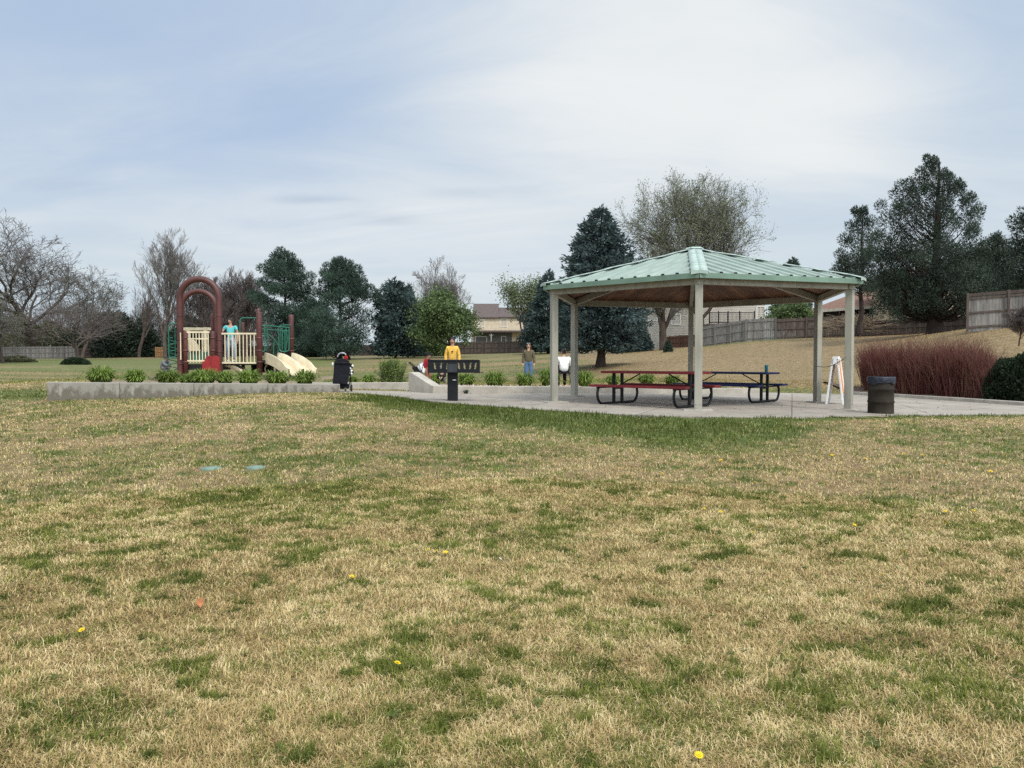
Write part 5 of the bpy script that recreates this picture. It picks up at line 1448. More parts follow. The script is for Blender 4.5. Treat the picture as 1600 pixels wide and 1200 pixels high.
def conifer(label, px, base_py, Y, top_py, prof, seed, m='spruce', dens=1.0, spray=.30, wid=.09, droop=.25, tip_up=.25, gap=.0, lump=.22, name='spruce_tree', trunk_r=None, low=.08, whorl=None, flat=.5, per=11):
    """prof: (height fraction, half-width in photo pixels)"""
    root = tree_root(name, label, px, base_py, Y)
    h = P(px, top_py, Y).z - root.location.z; k = Y / F_PX
    f = profile([(a, b * k) for a, b in prof]); rng = np.random.default_rng(seed)
    rt = trunk_r or h * .02
    segs = []; nz = 14
    for i in range(nz):
        z0, z1 = h * i / nz * .97, h * (i + 1) / nz * .97
        segs.append(((.05 * math.sin(i), 0, z0), (.05 * math.sin(i + 1), 0, z1), rt * (1 - i / nz) * (1.35 if i == 0 else 1) + .012, rt * (1 - (i + 1) / nz) + .012))
    C, D, W_ = [], [], []
    step = whorl or h / 42
    z = h * low
    while z < h * .985:
        t = z / h; R = float(f(t)); nb = int(np.clip(5 + R * 3.2, 4, 13))
        a0 = rng.random() * 6.28
        for b in range(nb):
            az = a0 + 6.283 * b / nb + rng.normal(0, .25)
            l_ = R * (1 - lump + 2 * lump * float(vnoise(math.cos(az) * 1.7 + 5, t * 9 + math.sin(az) * 1.7, seed))) * rng.uniform(.78, 1.12)
            if rng.random() < gap * (.5 + t): continue
            d = np.array([math.cos(az), math.sin(az)])
            def pos(s):
                return np.stack([d[0] * l_ * s, d[1] * l_ * s, z + l_ * (tip_up * s ** 2.2 - droop * s) + 0 * s], -1)
            ss_ = np.linspace(0, 1, 5); pp = pos(ss_)
            for i in range(4): segs.append((tuple(pp[i]), tuple(pp[i + 1]), max(.006, .022 * l_ / 2 * (1 - i / 4)) + .003, max(.006, .022 * l_ / 2 * (1 - (i + 1) / 4)) + .003))
            n = max(6, int(per * dens * (l_ + .25) / .5))
            s = rng.random(n) ** .65; s = .12 + .90 * s
            c = pos(s); side = np.array([-d[1], d[0], 0.])
            spread = (rng.random(n) * 2 - 1) * np.minimum(.34 * l_ + .08, .62) * (1.15 - .75 * s)
            c = c + side[None] * spread[:, None]; c[:, 2] += rng.normal(0, .045 + .02 * l_, n) - np.abs(spread) * .25
            dv = np.concatenate([np.tile(d, (n, 1)) * (.55 + .5 * rng.random((n, 1))), np.zeros((n, 1))], 1) + side[None] * (np.sign(spread) * (.3 + .7 * rng.random(n)))[:, None]
            dv[:, 2] += rng.normal(.05, flat, n)
            C.append(c); D.append(dv)
        z += step * rng.uniform(.7, 1.3)
    # leader
    n = 30; C.append(np.stack([rng.normal(0, .05, n), rng.normal(0, .05, n), h * (.93 + .07 * rng.random(n))], 1)); D.append(np.stack([rng.normal(0, .5, n), rng.normal(0, .5, n), np.ones(n)], 1))
    C, D = np.concatenate(C), np.concatenate(D)
    frusta(segs, 'trunk', M['bark_dark'], root)
    lum = .78 + .5 * vnoise(C[:, 0] * 1.1 + C[:, 1] * .7, C[:, 2] * 1.1, seed + 5)
    cards(C, D, spray, wid, rng, 'crown', M[m], root, tint=lum * (.7 + .6 * rng.random(len(C))))
    return root
def puff_tree(label, px, base_py, Y, top_py, prof, seed, m='pine', npuff=260, puff=.55, per=90, needle=.20, wid=.035, name='pine_tree', low=.12, upw=.35, trunk_r=None, jit=.35, squash=.75, knobs=(), kmax=1.0):
    """open conifer: limbs carrying rounded needle clumps with sky between them"""
    root = tree_root(name, label, px, base_py, Y)
    h = P(px, top_py, Y).z - root.location.z; k = Y / F_PX
    f = profile([(a, b * k) for a, b in prof]); rng = np.random.default_rng(seed); rt = trunk_r or h * .022
    segs = []; nz = 12; tx = np.cumsum(rng.normal(0, .05, nz + 1)); tx[0] = 0
    for i in range(nz): segs.append(((tx[i], 0, h * i / nz * .96), (tx[i + 1], 0, h * (i + 1) / nz * .96), rt * (1 - i / nz * .92) * (1.4 if i == 0 else 1), rt * (1 - (i + 1) / nz * .92)))
    C, D, Tn = [], [], []
    tot = 0
    zs = low + (1 - low) * rng.random(npuff * 4)
    wts = np.array([f(z) for z in zs]); zs = zs[rng.random(len(zs)) < np.clip(wts / wts.max(), .12, 1)][:npuff]
    zs = zs[zs < kmax]
    if not knobs: zs = np.concatenate([zs, [.985, .96, .93, .90]])
    ks = []
    for kx_, ky_, kr in knobs:                 # limbs that stand out in the outline, each at its own depth
        q = P(kx_, ky_, Y) - root.location; R_ = float(f(np.clip(q.z / h, 0, 1)))
        dep_ = rng.uniform(-.6, .6) * max(R_, 1.0) * (1 - min(1, abs(q.x) / max(R_, .1)) * .7)
        ks.append((q.z / h, (q.x, dep_), kr * k)); ks.append((q.z / h - .03, (q.x * .75, -dep_), kr * k * .9))
    for t in list(zs) + ks:
        knob = None
        if isinstance(t, tuple): t, knob, kr_ = t
        R = float(f(t)); az = rng.random() * 6.283
        lumpf = 1 - jit + 1.5 * jit * float(vnoise(math.cos(az) * 1.3 + 3, t * 6 + math.sin(az) * 1.3, seed))
        rr = R * lumpf * math.sqrt(rng.uniform(.18, 1.0))
        pr = puff * rng.uniform(.6, 1.2) * (.62 if t > .9 else 1)
        rr = max(0, rr - pr * .4); e = np.array([math.cos(az) * rr, math.sin(az) * rr, h * t])
        if knob: e = np.array([knob[0], knob[1], h * t]); rr = math.hypot(*knob); pr = kr_
        z0 = max(h * low * .7, h * t - rr * upw * rng.uniform(.8, 1.5))
        s0 = np.array([np.interp(z0 / h, np.linspace(0, .96, nz + 1), tx), 0, z0]); mid = (s0 + e) / 2 + np.array([0, 0, -.10 * rr])
        segs.append((tuple(s0), tuple(mid), .012 + .018 * rr, .010 + .010 * rr)); segs.append((tuple(mid), tuple(e), .010 + .010 * rr, .008))
        n = max(60, int(per * (pr / puff) ** 1.8)) * (4 if knob else 1)
        v = rng.normal(size=(n, 3)); v /= np.linalg.norm(v, axis=1, keepdims=True)
        rad_ = pr * rng.random((n, 1)) ** .45
        C.append(e + v * rad_ * np.array([1, 1, squash])); D.append(v * .8 + np.array([0, 0, .55]) + rng.normal(0, .35, (n, 3))); Tn.append(np.full(n, rng.uniform(.72, 1.28)))
    C, D, Tn = np.concatenate(C), np.concatenate(D), np.concatenate(Tn)
    frusta(segs, 'trunk', M['bark_dark'], root)
    cards(C, D, needle, wid, rng, 'crown', M[m], root, tint=Tn * (.65 + .7 * rng.random(len(C))))
    return root
def leafy_tree(label, px, base_py, Y, top_py, hw, seed, m='leaf', n=26000, size=.17, name='leafy_tree', density=1.0, cut=.40, low=.16, **kw):
    root = tree_root(name, label, px, base_py, Y)
    h = P(px, top_py, Y).z - root.location.z; w = hw * Y / F_PX
    S, T = grow(seed, **{**dict(levels=4, ang=(30, 60), up=.10, ratio=.66, start=.18), **kw})
    S, T = fit(S, T, h * .95, w * .92, h * .028, .010)
    frusta([s[:4] for s in S], 'trunk', M['bark_dark'], root)
    rng = np.random.default_rng(seed); tp_ = np.array([t[0] for t in T]); tp_ = tp_[tp_[:, 2] > h * low]
    i = rng.integers(0, len(tp_), n); C = tp_[i] + rng.normal(0, .42 * h / 9, (n, 3))
    keep = vnoise(C[:, 0] * 1.0 + 7, C[:, 2] * 1.0 + C[:, 1] * .8, seed) + .25 * rng.random(n) > cut * .8
    C = C[keep]; D = rng.normal(0, 1, C.shape); D[:, 2] -= .3
    lum = .75 + .5 * vnoise(C[:, 0] * 1.3 + C[:, 1], C[:, 2] * 1.3, seed + 3)
    cards(C, D, size, size * .7, rng, 'crown', M[m], root, tint=lum * (.7 + .6 * rng.random(len(C))))
    return root
def bush(label, px, base_py, Y, top_py, hw, seed, m='shrub', n=9000, size=.12, depth=None, ratio=.6, name='shrub', cat='shrub', lump=.3, up=.3):
    root = tree_root(name, label, px, base_py, Y, cat=cat)
    h = P(px, top_py, Y).z - root.location.z; w = hw * Y / F_PX; dp = depth or w
    rng = np.random.default_rng(seed); v = rng.normal(size=(n, 3)); v[:, 2] = np.abs(v[:, 2]); v /= np.linalg.norm(v, axis=1, keepdims=True)
    az = np.arctan2(v[:, 1], v[:, 0]); r = (1 - lump + lump * 2 * fbm(v[:, 0] * 2.3 + 4, v[:, 2] * 2.3 + v[:, 1] * 1.7, seed, 3)) * (.45 + .55 * rng.random(n) ** .4)
    C = v * r[:, None] * np.array([w, dp, h])
    D = v * .8 + rng.normal(0, .6, (n, 3)); D[:, 2] += up
    segs = []
    for i in range(26):
        a = rng.random() * 6.28; q = rng.random(); e = (math.cos(a) * w * .7 * q, math.sin(a) * dp * .7 * q, h * .8 * (1 - .4 * q)); segs.append(((e[0] * .15, e[1] * .15, 0), e, .02, .008))
    frusta(segs, 'stems', M['bark_dark'], root)
    cards(C, D, size, size * ratio, rng, 'leaves' if ratio > .2 else 'twigs', M[m], root, tint=(.7 + .6 * rng.random(n)) * (.8 + .4 * vnoise(C[:, 0] * 4, C[:, 2] * 4 + C[:, 1] * 3, seed)))
    return root

# ---- trees, left to right
bare_tree('large bare spreading tree at the far left above the grey fence', 52, 556, 112, 343, 100, 234, m='twig', levels=6, ang=(24, 50), up=.07, wig=.16, ratio=.70, start=.24, trunk_len=.7, rt=.48, rmin=.019)
bare_tree('bare tree with fine grey-green twigs behind the small round tree', 128, 552, 104, 416, 46, 238, m='twig', leaf='leaf_olive', nleaf=5000, leafsize=.16, levels=6, ang=(25, 48), up=.07, ratio=.68, start=.25, rmin=.013)
bare_tree('pale twiggy tree cut off by the left edge of the photo', 5, 565, 76, 452, 44, 13, m='twig', leaf='leaf_olive', nleaf=5000, leafsize=.13, levels=6, ang=(30, 58), up=.03, ratio=.70, start=.3, drop=.05, rmin=.010)
bare_tree('small round-crowned bare tree with a short trunk above the clipped hedge', 124, 561, 92, 468, 62, 236, m='twig_purple', levels=6, ang=(28, 58), up=.06, ratio=.78, start=.34, trunk_len=.45, nseg=5, rt=.24, rmin=.013)
bare_tree('slender bare tree just left of the tall pale one', 217, 548, 112, 433, 20, 15, m='twig_purple', levels=4, ang=(22, 40), up=.12, ratio=.50, start=.2, trunk_len=1.3, rmin=.013)
bare_tree('tall pale bare tree with upswept limbs left of the maroon arch', 258, 549, 100, 356, 42, 214, m='twig_pale', trunk_m='bark', levels=6, ang=(12, 26), up=.13, wig=.10, ratio=.66, start=.22, trunk_len=1.0, rt=.26, rmin=.011)
for i, (px, top, hw, lab) in enumerate(((326, 428, 30, 'bare purplish tree seen through the maroon arch'), (352, 418, 26, 'bare purplish tree just right of the arch, tallest of its row'), (384, 428, 24, 'bare purplish tree behind the girl, beside the first pine'))):
    bare_tree(lab, px, 550, 106 + 3 * i, top, hw + 4, 30 + i, m='twig_purple', levels=6, ang=(15, 32), up=.13, wig=.10, ratio=.62, start=.16, rmin=.013)
bush('dark green juniper mound behind the fence left of the climber', 186, 552, 118, 478, 36, 40, m='juniper', n=11000, size=.45, lump=.45)
bush('low dark green bush behind the fence beside the orange boards', 226, 552, 119, 502, 22, 41, m='juniper', n=6000, size=.42, lump=.4)
bush('dark evergreen shrub behind the bare trees seen through the arch', 310, 553, 116, 500, 48, 42, m='juniper', n=9000, size=.45, lump=.4)
bush('brown-green thicket behind the grey fence at the far left', 60, 552, 122, 505, 62, 43, m='leaf_olive', n=8000, size=.40, lump=.5)
bush('shadowy thicket behind the fence right of the round tree', 140, 553, 124, 508, 40, 44, m='juniper', n=6500, size=.42, lump=.4)
for i, (px, top, hw, m_, lab) in enumerate(((18, 488, 40, 'twig_purple', 'bare brown thicket behind the far left end of the grey fence'), (88, 482, 42, 'twig_purple', 'bare brown thicket behind the right half of the grey fence'), (158, 492, 36, 'twig', 'bare twiggy thicket behind the small round tree'),
        (232, 470, 34, 'twig', 'bare twiggy thicket around the foot of the tall pale tree'), (285, 476, 40, 'twig_purple', 'bare thicket behind the left arch leg'), (345, 468, 46, 'twig_purple', 'bare purplish thicket behind the girl'), (400, 482, 36, 'twig_purple', 'bare thicket at the foot of the taller pine'))):
    bush(lab, px, 552, 128 + 2 * (i % 3), top, hw, 300 + i, m=m_, n=5200, size=1.1, ratio=.055, lump=.5, up=1.0, name='bare_thicket')
puff_tree('tall dark pine behind the slide, the taller of two', 447, 556, 98, 388, [(0, 26), (.12, 46), (.35, 48), (.55, 50), (.70, 46), (.85, 38), (.93, 26), (1, 5)], 51, npuff=190, puff=.98, per=125, needle=.36, wid=.085, low=.06, jit=.5, upw=.5, kmax=.5, knobs=[(441,394,8),(430,401,9),(452,402,10),(464,411,8),(420,412,9),(410,420,8),(437,412,14),(455,418,12),(470,422,9),(482,431,9),(425,428,12),(445,430,14),(465,438,13),(487,446,9),(410,442,9),(422,448,12),(440,450,16),(460,455,15),(478,460,13),(395,462,11),(410,468,13)])
puff_tree('dark pine with a forked top above the black stroller', 532, 567, 90, 401, [(0, 30), (.10, 54), (.35, 58), (.55, 54), (.68, 48), (.85, 40), (.95, 24), (1, 6)], 52, npuff=210, puff=.88, per=125, needle=.33, wid=.08, low=.09, jit=.5, upw=.5, kmax=.55, knobs=[(524,408,8),(533,408,8),(528,418,12),(515,418,8),(506,426,9),(518,432,12),(545,414,9),(555,420,9),(548,430,12),(562,430,8),(535,435,13),(567,443,10),(552,446,13),(578,452,9),(510,444,11),(525,450,14),(542,455,15),(565,460,13),(500,458,11),(515,464,13),(588,462,9)])
puff_tree('broad dark pine filling in behind the two tall pines', 486, 554, 108, 470, [(0, 30), (.2, 52), (.6, 44), (.85, 26), (1, 6)], 53, npuff=300, puff=1.1, per=130, needle=.44, wid=.09, low=.04)
conifer('blue spruce with a rounded top right of the pines', 617, 557, 92, 436, [(0, 20), (.08, 34), (.3, 36), (.6, 33), (.82, 24), (.93, 15), (1, 3)], 54, m='spruce_far', spray=.46, wid=.15, dens=.85, lump=.5, gap=.14, flat=.7)
conifer('narrow dark spruce tip behind the rounded blue spruce', 639, 553, 108, 445, [(0, 24), (.3, 22), (.7, 13), (1, 2)], 55, m='spruce_far', spray=.46, wid=.14, lump=.5, gap=.15)
bare_tree('bare rounded tree behind the bright green tree', 694, 551, 118, 411, 36, 234, m='twig_pale', levels=6, ang=(22, 42), up=.09, ratio=.66, start=.2, rmin=.013)
bare_tree('reddish bare bush between the spruce and the green tree', 664, 552, 114, 470, 22, 18, m='twig_purple', levels=4, ang=(18, 40), up=.1, ratio=.7, start=.1, trunk_len=.5, leaf='leaf_olive', nleaf=1200, leafsize=.2, rmin=.013)
leafy_tree('bright green leafy tree behind the man in yellow', 708, 553, 88, 452, 50, 61, n=34000, size=.26, cut=.42, low=.06)
bush('olive green bush at the foot of the leafy tree', 672, 553, 100, 512, 30, 62, m='leaf', n=7000, size=.3, lump=.4)
leafy_tree('pale budding tree in front of the beige house', 824, 548, 104, 424, 36, 63, m='leaf_pale', n=9000, size=.24, cut=.45, low=.1, up=.14, ang=(18, 40))
conifer('dark blue spruce behind the left posts', 858, 552, 88, 424, [(0, 26), (.08, 38), (.4, 34), (.7, 24), (.9, 10), (1, 2)], 64, m='spruce_far', spray=.46, wid=.14, lump=.5, gap=.12, flat=.7)
conifer('big blue spruce with a bare lower trunk behind the pavilion', 938, 573, 45, 323, [(0.08, 40), (.13, 60), (.22, 66), (.42, 61), (.55, 59), (.68, 52), (.80, 38), (.90, 25), (.96, 12), (1, 3)], 65, m='spruce', spray=.27, wid=.085, dens=1.45, low=.13, trunk_r=.25, lump=.26, whorl=.17, per=13)
bush('dark bush behind the fence below the spruce', 985, 550, 70, 505, 30, 66, m='spruce_far', n=7000, size=.3, lump=.4)
bare_tree('large budding tree rising above the pavilion roof', 1097, 543, 72, 268, 96, 400, m='twig', leaf='leaf_bud', nleaf=30000, leafsize=.135, levels=6, ang=(26, 46), up=.10, wig=.11, ratio=.70, start=.22, trunk_len=.9, rt=.40, rmin=.011, name='budding_tree')
bare_tree('budding tree with two trunks left of the back post', 1036, 545, 66, 385, 34, 20, m='twig', leaf='leaf_bud', nleaf=3000, leafsize=.15, levels=6, ang=(20, 42), up=.09, wig=.12, ratio=.66, start=.24, rt=.36, rmin=.010, name='budding_tree')
leafy_tree('green bush behind the fence under the pavilion eave', 1226, 527, 66, 472, 30, 67, n=12000, size=.18, cut=.3, low=.05)
conifer('distant green tree top showing above the pavilion roof', 1238, 520, 95, 404, [(0, 30), (.4, 24), (.8, 12), (1, 3)], 68, m='pine', spray=.4, wid=.13)
puff_tree('lower dark juniper with an open crown left of the big juniper', 1342, 520, 52, 322, [(0.3, 30), (.4, 40), (.5, 38), (.62, 32), (.72, 27), (.86, 17), (1, 4)], 69, m='juniper', npuff=90, puff=.5, per=110, needle=.17, wid=.046, low=.34, upw=.7, jit=.5, squash=1.1, kmax=.55, name='juniper_tree', knobs=[(1337,329,6),(1351,328,6),(1345,343,9),(1330,352,8),(1360,348,10),(1320,374,10),(1345,370,13),(1312,398,9),(1335,402,14),(1309,424,9),(1360,398,14),(1328,432,14),(1372,368,11),(1318,412,10),(1345,412,11)])
puff_tree('big dark juniper with a thick trunk in front of the fence', 1462, 522, 45, 238, [(0.04, 40), (.10, 78), (.18, 92), (.33, 96), (.45, 88), (.55, 82), (.70, 76), (.80, 62), (.88, 38), (.94, 20), (1, 5)], 70, m='juniper', npuff=480, puff=.46, per=125, needle=.15, wid=.042, low=.10, upw=.8, trunk_r=.42, jit=.5, squash=1.15, kmax=.5, knobs=[(1447,248,5),(1460,250,5),(1450,264,9),(1437,270,8),(1468,268,9),(1484,275,9),(1460,285,14),(1440,290,13),(1420,288,9),(1404,292,9),(1490,292,12),(1504,290,9),(1472,305,15),(1420,310,13),(1392,306,8),(1380,320,9),(1516,310,9),(1500,318,13),(1450,320,16),(1528,328,9),(1400,330,13),(1515,340,12),(1475,340,16),(1430,345,16),(1385,345,12),(1526,358,10),(1500,365,15),(1455,370,18),(1405,370,15),(1370,372,11),(1360,395,13),(1385,400,15),(1420,400,17),(1490,395,17),(1525,395,13),(1380,430,17),(1365,455,15),(1410,440,18),(1390,470,16),(1500,430,17),(1530,430,13),(1450,420,18),(1420,475,15),(1375,485,12),(1490,465,14),(1520,460,13),(1535,445,12),(1475,450,16),(1440,460,16)], name='juniper_tree')
puff_tree('dark conifer with a thin crown between the juniper and the right edge', 1556, 515, 50, 366, [(0.1, 40), (.3, 50), (.5, 48), (.7, 36), (.88, 22), (1, 6)], 71, m='juniper', npuff=260, puff=.5, per=85, needle=.19, wid=.05, low=.2, upw=.7, jit=.5)
puff_tree('layered dark pine at the right edge of the photo', 1632, 512, 42, 300, [(0.15, 46), (.35, 62), (.55, 56), (.75, 52), (.88, 34), (1, 8)], 72, m='juniper', npuff=260, puff=.42, per=90, needle=.17, wid=.045, low=.25, upw=.3, jit=.5, squash=.5)
bare_tree('bare multi-stemmed twiggy shrub by the right edge', 1592, 540, 30, 478, 22, 21, m='twig_purple', levels=4, ang=(12, 34), up=.1, ratio=.8, start=.05, trunk_len=.3, nseg=3, kids=2, rt=.03, rmin=.006, name='twiggy_shrub')
bare_tree('dry tangled brush on top of the brown fence', 1330, 527, 57, 487, 46, 22, m='dryvine', levels=3, ang=(20, 60), up=.05, ratio=.8, start=.05, trunk_len=.4, nseg=3, kids=2, rt=.05, rmin=.010, name='dry_brush')
bush('clipped dark hedge under the small round bare tree', 119, 572, 74, 560, 22, 73, m='shrub', n=4500, size=.2, depth=1.0, lump=.1, name='clipped_hedge', cat='hedge')
bush('low brownish ground juniper at the left edge', 22, 568, 80, 558, 32, 74, m='leaf_olive', n=4500, size=.22, depth=1.2, lump=.3)
bush('rounded dark evergreen shrub at the right end of the red-stemmed hedge', 1594, 627, 21.5, 562, 46, 75, m='shrub', n=26000, size=.085, depth=.75, lump=.42, up=.5)
bush('small dark evergreen by the rust fence under the pavilion', 1044, 547, 58, 534, 6, 76, m='juniper', n=1200, size=.14)

# ---- red-stemmed dogwood hedge
def kerb_y(px): return padpt(px, np.interp(px, [1330, 1400, 1500, 1600, 1780], [616.3, 620.5, 627, 634, 641])).y
hxc, hyc = PX(1462, 24.6), 24.6
hroot = thing('dogwood_hedge', 'dense hedge of bare red dogwood stems beside the path', 'hedge', (hxc, hyc, G(hxc, hyc)))
rg = np.random.default_rng(12); segs = []; tints = []
for c in range(210):
    u = rg.random(); pxh = 1352 + (1562 - 1352) * u; cy = kerb_y(pxh) + .55 + 1.9 * rg.random(); cx = PX(pxh, cy); cz = G(cx, cy) - .02
    red = .75 + .35 * sstep(.15, .75, u) + rg.normal(0, .06)
    for s_ in range(int(rg.integers(16, 25))):
        a = rg.random() * 6.283; q = abs(rg.normal(0, .22)); hgt = rg.uniform(1.02, 1.60) * (1.0 - .22 * max(0, abs(u - .45) - .38) / .12)
        d = np.array([math.cos(a) * q + (u - .5) * .25, math.sin(a) * q * .8, 1.0]); p = np.array([cx + rg.normal(0, .06), cy + rg.normal(0, .06), cz]); r = rg.uniform(.006, .0115)
        for i in range(4):
            d2 = d + np.array([rg.normal(0, .09), rg.normal(0, .09), 0]); d2[:2] *= .9; d = d2
            q_ = p + d / np.linalg.norm(d) * hgt / 4; r2 = r * .80
            segs.append((tuple(p - hroot.location), tuple(q_ - hroot.location), r, r2)); tints.append(red)
            if i >= 1 and rg.random() < .75:
                e = q_ + (d + rg.normal(0, .38, 3) * np.array([1, 1, .4])) * hgt * rg.uniform(.16, .34); segs.append((tuple(q_ - hroot.location), tuple(e - hroot.location), r2 * .7, r2 * .4)); tints.append(red)
            p, r = q_, r2
# stems are one mass: past counting
o = frusta(segs, 'stems', M['redtwig'], hroot, tintf=lambda n: np.repeat(np.array(tints) * (.75 + .5 * rg.random(len(tints))), 3)[:n] if n == 3 * len(tints) else .7 + .6 * rg.random(n))
o['kind'] = 'stuff'

# ---- daylily clumps and planter shrubs
def strap_clump(label, px, base_py, Y, hw, h_py, seed, nb=170, m='lily', zfix=None, wid=.02, group='daylily clumps along the planters', name='daylily_clump', arch_=1.0):
    p = P(px, base_py, Y)
    if zfix is not None: p.z = zfix
    h = (base_py - h_py) * Y / F_PX; w = 1.25 * hw * Y / F_PX; nb = int(nb * 1.35); rng = np.random.default_rng(seed)
    az = rng.random(nb) * 6.283; r = np.sqrt(rng.random(nb)) * w * .33; qq = rng.random(nb); out_ = w * (.10 + .85 * qq ** .8) * arch_
    top = h * (1.12 - .62 * qq ** 1.6) * (.8 + .4 * rng.random(nb))
    dx, dy = np.cos(az), np.sin(az); lat = az + np.pi / 2 + rng.normal(0, .5, nb); sx, sy = np.cos(lat), np.sin(lat)
    ts = np.array([0, .3, .6, .85, 1.0]); ww = np.array([.8, 1, .85, .5, .04]) * wid
    V = np.empty((nb, 10, 3))
    for i, t in enumerate(ts):
        x = dx * (r + out_ * t ** 1.7); y = dy * (r + out_ * t ** 1.7); z = top * (1.75 * t - .80 * t ** 2.2 - (.05 + .55 * qq) * arch_ * t ** 5)
        V[:, 2 * i] = np.stack([x - sx * ww[i] / 2, y - sy * ww[i] / 2, z], 1); V[:, 2 * i + 1] = np.stack([x + sx * ww[i] / 2, y + sy * ww[i] / 2, z], 1)
    f = np.array([(0, 1, 3, 2), (2, 3, 5, 4), (4, 5, 7, 6), (6, 7, 9, 8)]); F = (f[None] + (np.arange(nb) * 10)[:, None, None]).reshape(-1, 4)
    o = link(name, fast_mesh(name, V.reshape(-1, 3), [F], tint=np.repeat((.6 + .8 * rng.random(nb)) * rng.uniform(.78, 1.2), 4), smooth=True), M[m], None, p)
    return tag(o, label, 'plant', group)
for i, (px, hw, top, lab) in enumerate(((158, 30, 572, 'broad green daylily clump, leftmost on the long wall'), (211, 21, 577, 'small daylily clump, second from the left on the long wall'), (262, 27, 578, 'daylily clump in front of the spiral climber'), (292, 18, 584, 'low daylily clump in front of the left arch leg'),
        (318, 34, 576, 'broad daylily clump below the red panel'), (352, 19, 580, 'dark daylily clump right of the red panel'), (388, 27, 577, 'daylily clump under the bridge railing'), (433, 27, 579, 'daylily clump in front of the crawl tunnel'), (477, 24, 578, 'daylily clump at the right end of the long wall below the slide'))):
    w_ = wl(px); Y = w_.y + .75
    strap_clump(lab, px, 597.5 + (px - 72) * .006, Y, hw, top, 100 + i, nb=300, zfix=w_.z - .06, wid=.026)
for i, (px, by, hw, top, Y, lab) in enumerate(((577, 598, 13, 585, 25.3, 'small daylily clump behind the low ramp wall'), (551, 598, 9, 588, 25.6, 'little tuft behind the low ramp wall beside the stroller'), (729, 602, 20, 583, 24.3, 'daylily clump right of the grill pedestal'), (773, 603, 25, 580, 24.3, 'daylily clump in the gravel between grill and pavilion'), (820, 603.5, 21, 582, 24.3, 'daylily clump in front of the woman in olive'),
        (856, 602, 20, 576, 24.8, 'tall daylily clump behind the front left post'), (914, 602, 20, 580, 24.8, 'daylily clump right of the back left post'), (958, 600, 16, 585, 25.0, 'low daylily clump behind the red table, left'), (1010, 599, 20, 584, 25.4, 'low daylily clump behind the red table, middle'), (1050, 599, 18, 586, 25.4, 'low daylily clump behind the red table near the back post'), (678, 600, 12, 584, 24.2, 'daylily clump behind the toddler at the grill'))):
    strap_clump(lab, px, by, Y, hw, top, 130 + i, nb=240, wid=.028, zfix=P(px, by, Y).z - .03)
# spiky shrub behind the low wall
root = thing('twiggy_green_shrub', 'spiky green shrub with upright shoots left of the wing wall', 'shrub', P(612, 599, 25.2)); rg = np.random.default_rng(9); segs = []; C = []; D = []
for i in range(210):
    a = rg.random() * 6.283; q = abs(rg.normal(0, .36)); hgt = rg.uniform(.45, .82); p = np.array([rg.normal(0, .16), rg.normal(0, .12), 0]); d = np.array([math.cos(a) * q, math.sin(a) * q * .8, 1.])
    for k in range(4):
        d = d + rg.normal(0, .09, 3); q_ = p + d / np.linalg.norm(d) * hgt / 4; segs.append((tuple(p), tuple(q_), .006, .004))
        nl = 8; s = rg.random((nl, 1)); C.append(p + (q_ - p) * s + rg.normal(0, .012, (nl, 3))); D.append(d[None] + rg.normal(0, .9, (nl, 3))); p = q_
frusta(segs, 'stems', M['twig'], root); cards(np.concatenate(C), np.concatenate(D), .075, .028, rg, 'leaves', M['lily'], root)
# weeds in the joint of the kerb
strap_clump('small weeds growing at the foot of the planter kerb', 728, 615, padpt(728, 615).y - .05, 7, 609, 170, nb=40, m='shrub', wid=.014, group=None, name='weeds')

# ------------------------------------------------------------------ fences
def fence(name, label, pts, h, m, post_gap=2.4, board=.14, rails=3, cap=False, posts_front=True, lattice=False, seed=1, rail_m=None, cat='fence', ptop=.06):
    """pts: world base points left to right (seen from the park)"""
    p0 = pts[0]; root = thing(name, label, cat, p0); R = random.Random(seed)
    bm_, rm_ = MB(), MB()
    for a, b in zip(pts[:-1], pts[1:]):
        L_ = (b - a).length; n = max(1, int((Vector((b.x - a.x, b.y - a.y, 0))).length / board)); d = (b - a); dh = Vector((d.x, d.y, 0)).normalized(); nv_ = Vector((dh.y, -dh.x, 0))
        if nv_.y > 0: nv_ = -nv_
        Rm = Matrix((dh, -nv_, Vector((0, 0, 1)))).transposed()
        for i in range(n):
            t = (i + .5) / n; c = a + d * t - p0
            bm_.box((c.x, c.y, c.z + h / 2 + R.uniform(-.012, .012)), (board * .955, .02, h), Rm, R.uniform(.68, 1.3))
        for k in range(rails):
            z = h * (.12 + .76 * k / (rails - 1)) if rails > 1 else h * .5
            q = nv_ * .035
            rm_.bar(a - p0 + q + Vector((0, 0, z)), b - p0 + q + Vector((0, 0, z)), .04, .09, tint=.95)
        if cap: rm_.bar(a - p0 + nv_ * .03 + Vector((0, 0, h - .05)), b - p0 + nv_ * .03 + Vector((0, 0, h - .05)), .09, .15, tint=.75)
        npst = max(1, round(L_ / post_gap))
        for k in range(npst + 1):
            c = a + d * (k / npst) - p0 + nv_ * .07
            MB().box((c.x, c.y, c.z + h / 2 + ptop / 2), (.10, .10, h + ptop), Rm, R.uniform(.85, 1.15)).build('post', M[rail_m or m], root)
    bm_.build('board_panel', M[m], root); rm_.build('rails', M[rail_m or m], root)
    return root
def fp(px, py, Y): p = P(px, py, Y); return p
fence('board_fence', 'weathered grey board fence at the far left', [fp(-130, 563, 108), fp(0, 561.5, 108), fp(60, 561, 108), fp(118, 560, 110)], 1.75, 'w_grey', post_gap=1.55, board=.15, seed=1)
fence('board_fence', 'dark brown board fence behind the clipped hedge and climber', [fp(119, 559.5, 116), fp(180, 558.5, 118), fp(243, 558, 119)], 1.5, 'w_dark', rail_m='w_brown', post_gap=3.5, seed=2)
